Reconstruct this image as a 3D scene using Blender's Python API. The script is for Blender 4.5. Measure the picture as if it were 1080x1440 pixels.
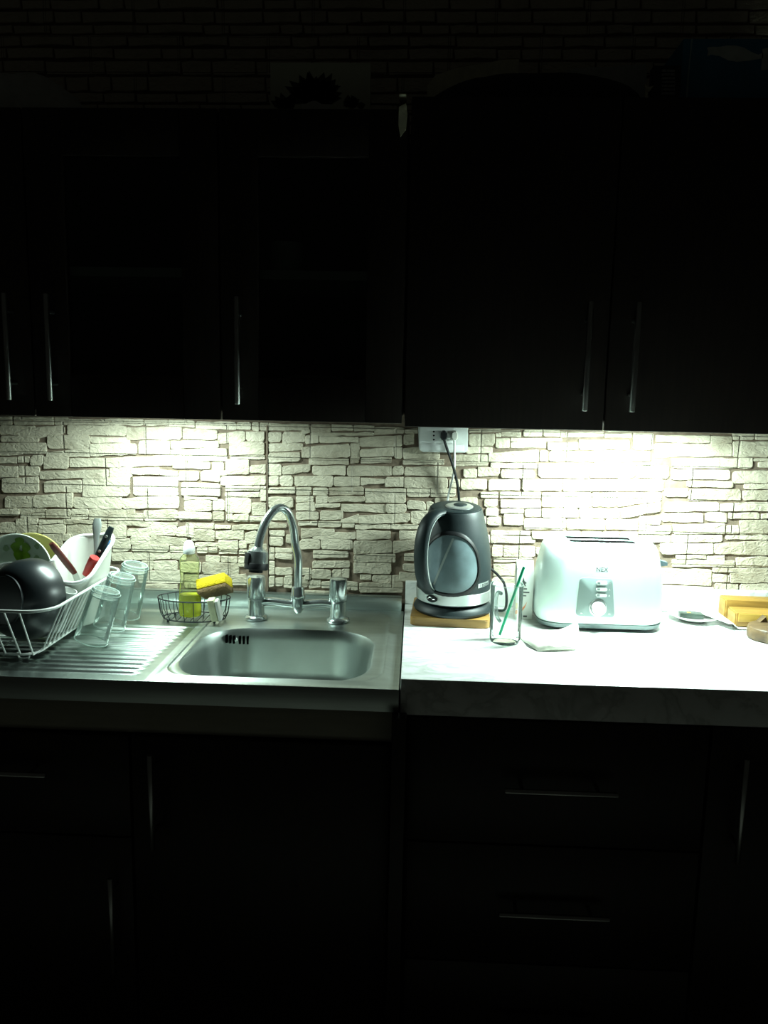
import bpy, bmesh, math, random
from mathutils import Vector, Matrix, noise
R = math.radians
for o in list(bpy.data.objects): bpy.data.objects.remove(o)
S = bpy.context.scene
C = S.collection

# ---------------------------------------------------------------- camera, world, exposure
F, PITCH, YAW, ROLL = 1080.0, .15, .0394, .0193
CAM = Vector((0, -1.9017, 1.4172))
fw = Vector((-math.sin(YAW)*math.cos(PITCH), math.cos(YAW)*math.cos(PITCH), -math.sin(PITCH)))
rt = Vector((math.cos(YAW), math.sin(YAW), 0)); up = rt.cross(fw)
rt, up = (math.cos(ROLL)*rt + math.sin(ROLL)*up), (-math.sin(ROLL)*rt + math.cos(ROLL)*up)
cd = bpy.data.cameras.new('camera'); cam = bpy.data.objects.new('camera', cd); C.objects.link(cam)
cd.sensor_fit = 'VERTICAL'; cd.sensor_height = 36; cd.sensor_width = 27; cd.lens = 36*F/1440; cd.clip_start = .05
m = Matrix.Identity(4)
for i in range(3):
    m[i][0] = rt[i]; m[i][1] = up[i]; m[i][2] = -fw[i]; m[i][3] = CAM[i]
cam.matrix_world = m
S.camera = cam
def P(x, y, Y=None, Z=None):
    """pixel of the photograph -> the point where its ray meets the plane y=Y or z=Z"""
    d = (x-540)/F*rt - (y-720)/F*up + fw
    t = (Y-CAM.y)/d.y if Y is not None else (Z-CAM.z)/d.z
    return CAM + t*d

w = bpy.data.worlds.new('night_room'); S.world = w; w.use_nodes = True
w.node_tree.nodes['Background'].inputs[0].default_value = (.95, 1, .82, 1)
w.node_tree.nodes['Background'].inputs[1].default_value = .005
S.view_settings.view_transform = 'Standard'; S.view_settings.look = 'None'
S.view_settings.exposure = 0; S.view_settings.gamma = 1; S.view_settings.use_curve_mapping = False
LEFT_W, RIGHT_W = 6.0, 17.5
LAMP_COL = (.77, 1, .92)

# ---------------------------------------------------------------- materials
MATS = {}
def mat(name, col, rough=.5, metal=0, var=.0, scale=30, bump=0, bscale=80, spec=.5, coat=0, stretch=(1,1,1), col2=None, emit=0, sss=0):
    if name in MATS: return MATS[name]
    M = bpy.data.materials.new(name); M.use_nodes = True; nt = M.node_tree; b = nt.nodes['Principled BSDF']
    b.inputs['Roughness'].default_value = rough; b.inputs['Metallic'].default_value = metal
    b.inputs['Specular IOR Level'].default_value = spec; b.inputs['Coat Weight'].default_value = coat
    tc = nt.nodes.new('ShaderNodeTexCoord'); mp = nt.nodes.new('ShaderNodeMapping'); mp.inputs['Scale'].default_value = stretch
    nt.links.new(tc.outputs['Object'], mp.inputs['Vector'])
    n = nt.nodes.new('ShaderNodeTexNoise'); n.inputs['Scale'].default_value = scale; n.inputs['Detail'].default_value = 5
    nt.links.new(mp.outputs[0], n.inputs['Vector'])
    r = nt.nodes.new('ShaderNodeValToRGB')
    c2 = col2 or tuple(max(0, c*(1-var)) for c in col)
    r.color_ramp.elements[0].color = (*c2, 1); r.color_ramp.elements[1].color = (*col, 1)
    r.color_ramp.elements[0].position = .35; r.color_ramp.elements[1].position = .65
    nt.links.new(n.outputs[0], r.inputs[0]); nt.links.new(r.outputs[0], b.inputs['Base Color'])
    if bump:
        n2 = nt.nodes.new('ShaderNodeTexNoise'); n2.inputs['Scale'].default_value = bscale; n2.inputs['Detail'].default_value = 4
        nt.links.new(mp.outputs[0], n2.inputs['Vector'])
        bp = nt.nodes.new('ShaderNodeBump'); bp.inputs['Strength'].default_value = bump; bp.inputs['Distance'].default_value = .004
        nt.links.new(n2.outputs[0], bp.inputs['Height']); nt.links.new(bp.outputs[0], b.inputs['Normal'])
    if emit:
        b.inputs['Emission Color'].default_value = (*LAMP_COL, 1); b.inputs['Emission Strength'].default_value = emit
    MATS[name] = M
    return M
def clear(name, tint=(1,1,1), ior=1.45, rough=.03, body=0.0, bodycol=(.8,.9,.85)):
    """thin clear wall: see-through with Fresnel reflection, a little milkiness"""
    M = bpy.data.materials.new(name); M.use_nodes = True; nt = M.node_tree
    for n in list(nt.nodes):
        if n.type != 'OUTPUT_MATERIAL': nt.nodes.remove(n)
    out = [n for n in nt.nodes if n.type == 'OUTPUT_MATERIAL'][0]
    tr = nt.nodes.new('ShaderNodeBsdfTransparent'); tr.inputs[0].default_value = (*tint, 1)
    gl = nt.nodes.new('ShaderNodeBsdfGlossy'); gl.inputs['Roughness'].default_value = rough; gl.inputs[0].default_value = (.9, .95, .93, 1)
    fr = nt.nodes.new('ShaderNodeFresnel'); fr.inputs[0].default_value = ior
    mx = nt.nodes.new('ShaderNodeMixShader')
    nt.links.new(fr.outputs[0], mx.inputs[0]); nt.links.new(tr.outputs[0], mx.inputs[1]); nt.links.new(gl.outputs[0], mx.inputs[2])
    last = mx
    if body:
        df = nt.nodes.new('ShaderNodeBsdfDiffuse'); df.inputs[0].default_value = (*bodycol, 1)
        m2 = nt.nodes.new('ShaderNodeMixShader'); m2.inputs[0].default_value = body
        nt.links.new(mx.outputs[0], m2.inputs[1]); nt.links.new(df.outputs[0], m2.inputs[2]); last = m2
    nt.links.new(last.outputs[0], out.inputs[0]); MATS[name] = M
    return M
def stone_mat():
    M = bpy.data.materials.new('stone'); M.use_nodes = True; nt = M.node_tree; b = nt.nodes['Principled BSDF']; L = nt.links.new
    b.inputs['Roughness'].default_value = .55
    ge = nt.nodes.new('ShaderNodeNewGeometry'); oi = nt.nodes.new('ShaderNodeObjectInfo')
    n = nt.nodes.new('ShaderNodeTexNoise'); n.inputs['Scale'].default_value = 22; n.inputs['Detail'].default_value = 6; L(ge.outputs['Position'], n.inputs['Vector'])
    add = nt.nodes.new('ShaderNodeMath'); add.operation = 'MULTIPLY_ADD'; add.inputs[1].default_value = .35; L(oi.outputs['Random'], add.inputs[0]); L(n.outputs[0], add.inputs[2])
    r = nt.nodes.new('ShaderNodeValToRGB'); e = r.color_ramp.elements
    e[0].position = .38; e[0].color = (.36, .305, .225, 1); e[1].position = .85; e[1].color = (.60, .535, .415, 1)
    k = e.new(.6); k.color = (.50, .445, .34, 1)
    L(add.outputs[0], r.inputs[0]); L(r.outputs[0], b.inputs['Base Color'])
    # chiselled face
    mp = nt.nodes.new('ShaderNodeMapping'); mp.inputs['Scale'].default_value = (1, 1, 1.6); mp.inputs['Rotation'].default_value = (0, R(35), 0); L(ge.outputs['Position'], mp.inputs['Vector'])
    n2 = nt.nodes.new('ShaderNodeTexNoise'); n2.inputs['Scale'].default_value = 55; n2.inputs['Detail'].default_value = 3; n2.inputs['Distortion'].default_value = 1.2; L(mp.outputs[0], n2.inputs['Vector'])
    n3 = nt.nodes.new('ShaderNodeTexNoise'); n3.inputs['Scale'].default_value = 260; n3.inputs['Detail'].default_value = 2; L(ge.outputs['Position'], n3.inputs['Vector'])
    b1 = nt.nodes.new('ShaderNodeBump'); b1.inputs['Strength'].default_value = .8; b1.inputs['Distance'].default_value = .005; L(n2.outputs[0], b1.inputs['Height'])
    b2 = nt.nodes.new('ShaderNodeBump'); b2.inputs['Strength'].default_value = .25; b2.inputs['Distance'].default_value = .001; L(n3.outputs[0], b2.inputs['Height']); L(b1.outputs[0], b2.inputs['Normal'])
    # embossed running-bond lines of the wall panels (fine relief)
    sx = nt.nodes.new('ShaderNodeSeparateXYZ'); L(ge.outputs['Position'], sx.inputs[0])
    ax = nt.nodes.new('ShaderNodeMath'); ax.inputs[1].default_value = .05+.2085*6; L(sx.outputs[0], ax.inputs[0])
    az = nt.nodes.new('ShaderNodeMath'); az.inputs[1].default_value = -1.016+.081*14; L(sx.outputs[2], az.inputs[0])
    cx = nt.nodes.new('ShaderNodeCombineXYZ'); L(ax.outputs[0], cx.inputs[0]); L(az.outputs[0], cx.inputs[1])
    bk = nt.nodes.new('ShaderNodeTexBrick'); bk.inputs['Scale'].default_value = 1; bk.inputs['Brick Width'].default_value = .2085; bk.inputs['Row Height'].default_value = .081
    bk.inputs['Mortar Size'].default_value = .0036; bk.inputs['Mortar Smooth'].default_value = .7; L(cx.outputs[0], bk.inputs['Vector'])
    b3 = nt.nodes.new('ShaderNodeBump'); b3.invert = True; b3.inputs['Strength'].default_value = .9; b3.inputs['Distance'].default_value = .006; L(bk.outputs['Fac'], b3.inputs['Height']); L(b2.outputs[0], b3.inputs['Normal'])
    L(b3.outputs[0], b.inputs['Normal'])
    MATS['stone'] = M; return M
def marble_mat():
    M = bpy.data.materials.new('white_marble'); M.use_nodes = True; nt = M.node_tree; b = nt.nodes['Principled BSDF']; L = nt.links.new
    b.inputs['Roughness'].default_value = .22
    tc = nt.nodes.new('ShaderNodeTexCoord'); mp = nt.nodes.new('ShaderNodeMapping'); mp.inputs['Scale'].default_value = (1, 3.2, 1); mp.inputs['Rotation'].default_value = (0, 0, R(-12)); L(tc.outputs['Object'], mp.inputs[0])
    n = nt.nodes.new('ShaderNodeTexNoise'); n.inputs['Scale'].default_value = 7; n.inputs['Detail'].default_value = 8; n.inputs['Distortion'].default_value = 1.6; L(mp.outputs[0], n.inputs[0])
    r = nt.nodes.new('ShaderNodeValToRGB'); e = r.color_ramp.elements; e[0].position = .40; e[0].color = (.84, .86, .84, 1); e[1].position = .58; e[1].color = (.84, .86, .84, 1)
    k = e.new(.485); k.color = (.60, .62, .59, 1); k = e.new(.515); k.color = (.78, .80, .77, 1)
    L(n.outputs[0], r.inputs[0]); L(r.outputs[0], b.inputs['Base Color']); MATS['white_marble'] = M; return M

stone_mat(); marble_mat()
mat('mortar', (.22,.165,.118), .9, var=.35, scale=60, bump=.4)
mat('wenge', (.020,.013,.010), .45, var=.45, scale=14, stretch=(9,9,.7))
mat('cab_inside', (.05,.045,.04), .7, var=.2)
mat('shelf_white', (.62,.64,.58), .5, var=.05)
mat('brushed', (.55,.56,.54), .30, 1, var=.1)
mat('steel', (.62,.69,.66), .36, 1, var=.14, scale=5, stretch=(1,14,14), bump=.02, bscale=120)
mat('steel_drainer', (.47,.53,.50), .30, 1, var=.12, scale=5, stretch=(1,14,14))
mat('steel_basin', (.50,.56,.53), .38, 1, var=.15, scale=10)
mat('chrome', (.62,.68,.67), .17, .88)
mat('black_rubber', (.006,.007,.008), .5, spec=.3)
mat('black_metal', (.02,.024,.025), .35)
mat('black_plastic', (.013,.022,.024), .48, var=.2, scale=200, bump=.05, bscale=900, spec=.35)
mat('black_pan', (.014,.019,.021), .33, spec=.6)
mat('hole_shade', (.004,.004,.004), .9, spec=0)  # flat black painted in for the shade inside slots and holes
mat('white_plastic', (.80,.82,.80), .35)
mat('off_white', (.66,.66,.60), .45)
mat('grey_panel', (.23,.30,.29), .4)
mat('toaster_white', (.65,.79,.76), .32)
mat('toaster_base', (.16,.21,.21), .4)
mat('silver', (.66,.69,.68), .33, .85)
mat('window_blue', (.20,.27,.29), .22, var=.25, scale=25, spec=.7)
mat('stripe_pale', (.36,.41,.39), .5)
mat('board_wood', (.36,.205,.05), .45, var=.35, scale=9, stretch=(1,12,12))
mat('gold_dark', (.34,.19,.035), .5, var=.3, scale=9, stretch=(1,9,9))
mat('gold_wood', (.52,.32,.06), .5, var=.25, scale=9, stretch=(1,9,9))
mat('brown_wood', (.14,.085,.036), .5, var=.5, scale=14, stretch=(1,4,6))
mat('grey_wood', (.19,.20,.17), .6, var=.4)
mat('apron_wood', (.40,.38,.30), .6, var=.1, scale=10, stretch=(1,8,8))
mat('knife_wood', (.13,.030,.022), .4, var=.4, scale=20, stretch=(1,1,.2))
mat('red_plastic', (.62,.030,.028), .35)
mat('blue_plastic', (.06,.19,.42), .4)
mat('spoon_steel', (.55,.60,.57), .35, .5)
mat('sponge_yellow', (.85,.62,.012), .9, var=.12, scale=80, bump=.5, bscale=260)
mat('scourer', (.20,.13,.055), .95, var=.4, scale=160, bump=.8, bscale=300)
mat('cream_sponge', (.66,.66,.44), .9, var=.15, scale=60, bump=.4, bscale=250)
mat('soap_liquid', (.92,.90,.012), .15, var=.1, scale=25)
mat('plate_green_white', (.55,.66,.55), .25, var=.05)
mat('plate_rim', (.72,.78,.70), .25)
mat('leaf_green', (.20,.42,.015), .4, var=.3, scale=60)
mat('leaf_dim', (.25,.37,.20), .4)
mat('plate_yellow', (.66,.60,.20), .3)
mat('ceramic', (.78,.80,.77), .2)
mat('orange_print', (.78,.30,.14), .5)
mat('green_print', (.30,.58,.30), .5)
mat('straw_green', (.0,.40,.20), .35)
mat('ink', (.05,.06,.06), .6)
mat('ink_teal', (.012,.02,.022), .6)
mat('carton_white', (.76,.78,.74), .5)
mat('carton_tan', (.72,.62,.36), .5)
mat('paper', (.72,.73,.62), .7)
mat('paper_white', (.8,.82,.78), .7)
mat('packet', (.05,.075,.06), .35, var=.4, scale=40)
mat('cloth_pale', (.80,.76,.55), .9, var=.15, scale=50, bump=.3, bscale=200)
mat('cloth_grey', (.58,.58,.53), .9, var=.15, scale=50, bump=.3, bscale=200)
mat('bag_black', (.012,.012,.012), .7, bump=.2)
mat('canvas', (.62,.64,.50), .8, var=.06)
mat('print_dark', (.045,.05,.03), .8, var=.3, scale=60)
mat('print_pot', (.60,.58,.56), .8)
mat('box_blue', (.05,.22,.36), .55, var=.15)
mat('box_blue_highlight', (.30,.42,.46), .55)  # paler blue painted as the highlight along the box edge
mat('print_fish', (.62,.66,.62), .6, var=.25, scale=40)
mat('box_dark', (.02,.02,.02), .6)
mat('print_grey', (.35,.34,.33), .6, var=.6, scale=190)
mat('floor_tile', (.25,.23,.20), .4, var=.2)
mat('lever_grey', (.07,.105,.12), .45)
mat('lamp_diffuser', (.9,.95,.92), .5, emit=6)
mat('wire_white', (.74,.77,.74), .35)
mat('cord_white', (.74,.76,.74), .45)
clear('glass', tint=(.985,.997,.992), ior=1.22, body=.09, bodycol=(.75,.88,.82))
clear('glass_edge_glint', tint=(.95,.98,.97), ior=1.3, body=.45, bodycol=(.78,.90,.85))  # whitish body paints in the bright glint of the tumbler edges
clear('thick_glass', tint=(.74,.80,.80), ior=1.3, body=.05)
clear('mug_glass', tint=(.985,.995,.992), ior=1.15, body=.02)
clear('bottle_plastic', tint=(.88,.92,.72), ior=1.15, body=.10, bodycol=(.78,.82,.55))
clear('cabinet_glass', tint=(.80,.86,.84), ior=1.45, rough=.05)

# ---------------------------------------------------------------- mesh helpers
WM = {}
def tag(o, label, cat, group=None):
    o['label'] = label; o['category'] = cat
    if group: o['group'] = group
    return o
def thing(name, label, cat, loc=(0,0,0), rotz=0, group=None):
    o = bpy.data.objects.new(name, None); C.objects.link(o); o.empty_display_size = .05
    o.location = loc; o.rotation_euler = (0, 0, rotz)
    WM[o] = Matrix.Translation(Vector(loc)) @ Matrix.Rotation(rotz, 4, 'Z')
    return tag(o, label, cat, group)
def obj(name, bm, material, parent=None, local=False, angle=40, origin=None, label=None):
    """bm is in world coordinates unless local=True (then in the parent's)"""
    me = bm if isinstance(bm, bpy.types.Mesh) else bpy.data.meshes.new(name)
    if me is not bm:
        bmesh.ops.recalc_face_normals(bm, faces=bm.faces); bm.to_mesh(me); bm.free()
    for p in me.polygons: p.use_smooth = True
    me.set_sharp_from_angle(angle=R(angle))
    me.materials.clear(); me.materials.append(MATS[material])
    o = bpy.data.objects.new(name, me); C.objects.link(o)
    wm = WM.get(parent, Matrix.Identity(4))
    if local: WM[o] = wm.copy()
    else:
        if parent is None and origin is not None:
            me.transform(Matrix.Translation(-Vector(origin))); o.location = origin; WM[o] = Matrix.Translation(Vector(origin))
        else:
            me.transform(wm.inverted()); WM[o] = wm.copy()
    if parent is not None: o.parent = parent
    if label: o['label'] = label
    return o
def struct(name, bm, material, parent=None):
    o = obj(name, bm, material, parent); o['kind'] = 'structure'; return o
def B(): return bmesh.new()
def box(bm, x0, x1, y0, y1, z0, z1, bev=0, seg=2, M=None):
    r = bmesh.ops.create_cube(bm, size=1)['verts']
    for v in r: v.co = Vector((x0+(v.co.x+.5)*(x1-x0), y0+(v.co.y+.5)*(y1-y0), z0+(v.co.z+.5)*(z1-z0)))
    vs = r
    if bev:
        es = list({e for v in r for e in v.link_edges})
        g = bmesh.ops.bevel(bm, geom=es, offset=bev, segments=seg, affect='EDGES', profile=.5)
        vs = list({v for f in g['faces'] for v in f.verts} | {v for v in r if v.is_valid})
    if M is not None:
        for v in vs: v.co = M @ v.co
    return bm
def ring(bm, pts): return [bm.verts.new(p) for p in pts]
def skin(bm, a, b, closed=True):
    n = len(a)
    for i in range(n if closed else n-1):
        j = (i+1) % n
        bm.faces.new((a[i], a[j], b[j], b[i]))
def loft(bm, rings, cap0=True, cap1=True):
    vs = [ring(bm, r) for r in rings]
    for a, b in zip(vs, vs[1:]): skin(bm, a, b)
    if cap0: bm.faces.new(vs[0])
    if cap1: bm.faces.new(vs[-1])
    return bm
def lathe(bm, prof, c=(0,0,0), n=40, M=None, fn=None, cap=True):
    c = Vector(c); rs = []
    for (r, z) in prof:
        rr = []
        for i in range(n):
            a = 2*math.pi*i/n; k = fn(a, z) if fn else 1
            p = Vector((max(r, 1e-4)*k*math.cos(a), max(r, 1e-4)*k*math.sin(a), z))
            rr.append((M @ p) if M is not None else p+c)
        rs.append(rr)
    return loft(bm, rs, cap, cap)
def smooth_path(pts, k=6, closed=False):
    pts = [Vector(p) for p in pts]; n = len(pts); out = []
    for i in range(n if closed else n-1):
        p0 = pts[(i-1) % n] if closed or i > 0 else pts[0]; p1 = pts[i]; p2 = pts[(i+1) % n]
        p3 = pts[(i+2) % n] if closed or i+2 < n else pts[-1]
        for s in range(k):
            t = s/k
            out.append(.5*((2*p1)+(-p0+p2)*t+(2*p0-5*p1+4*p2-p3)*t*t+(-p0+3*p1-3*p2+p3)*t**3))
    if not closed: out.append(pts[-1])
    return out
def tube(bm, pts, r, n=8, closed=False, flat=None):
    """tube along pts; r number or list; flat=(side vector, half width, half thickness) for a strap"""
    pts = [Vector(p) for p in pts]; N = len(pts); rs = []; nrm = None
    for i in range(N):
        t = (pts[(i+1) % N]-pts[i-1]) if closed else (pts[min(i+1, N-1)]-pts[max(i-1, 0)])
        t.normalize()
        if flat:
            u = flat[0] - flat[0].dot(t)*t; u.normalize()
        elif nrm is None:
            u = t.orthogonal().normalized()
        else:
            u = nrm - nrm.dot(t)*t; u.normalize()
        nrm = u; v = t.cross(u); rr = r[i] if isinstance(r, (list, tuple)) else r
        a, b = (flat[1], flat[2]) if flat else (rr, rr)
        if flat and isinstance(r, (list, tuple)): a, b = a*r[i], b*r[i]
        rs.append([pts[i]+u*a*math.cos(2*math.pi*k/n)+v*b*math.sin(2*math.pi*k/n) for k in range(n)])
    vs = [ring(bm, q) for q in rs]
    for a, b in zip(vs, vs[1:]): skin(bm, a, b)
    if closed: skin(bm, vs[-1], vs[0])
    else: bm.faces.new(vs[0]); bm.faces.new(vs[-1])
    return bm
def rrect(cx, cy, hx, hy, r, z, n=8, rot=0):
    pts = []; r = min(r, hx, hy)
    for (sx, sy, a0) in ((1,1,0), (-1,1,90), (-1,-1,180), (1,-1,270)):
        for i in range(n+1):
            a = R(a0+90*i/n)
            x, y = sx*(hx-r)+r*math.cos(a), sy*(hy-r)+r*math.sin(a)
            pts.append(Vector((cx+x*math.cos(rot)-y*math.sin(rot), cy+x*math.sin(rot)+y*math.cos(rot), z)))
    return pts
def prism(bm, pts, d):
    """extrude the closed polygon pts by vector d"""
    a = ring(bm, pts); b = ring(bm, [Vector(p)+Vector(d) for p in pts]); skin(bm, a, b); bm.faces.new(a); bm.faces.new(b); return bm
def axis_matrix(base, direction, roll=0):
    z = Vector(direction).normalized(); x = z.orthogonal() if abs(z.z) > .99 else Vector((0,0,1)).cross(z); x.normalize(); y = z.cross(x)
    M = Matrix((x, y, z)).transposed().to_4x4(); M.translation = Vector(base); return M @ Matrix.Rotation(roll, 4, 'Z')
def text_mesh(s, size, M, extrude=.0003):
    cu = bpy.data.curves.new('lettering', 'FONT'); cu.body = s; cu.size = size; cu.extrude = extrude; cu.align_x = 'CENTER'; cu.align_y = 'CENTER'
    t = bpy.data.objects.new('lettering', cu); C.objects.link(t); bpy.context.view_layer.update()
    me = bpy.data.meshes.new_from_object(t); bpy.data.objects.remove(t); me.transform(M); return me
FACE = Matrix.Rotation(R(90), 4, 'X')        # text facing -Y

# ---------------------------------------------------------------- the room
bm = B(); box(bm, -1.9, 1.9, 0, .12, 0, 2.55); wall = struct('wall_back', bm, 'mortar')
bm = B(); box(bm, -1.9, 1.9, -3.2, .12, -.05, 0); struct('floor', bm, 'floor_tile')

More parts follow.
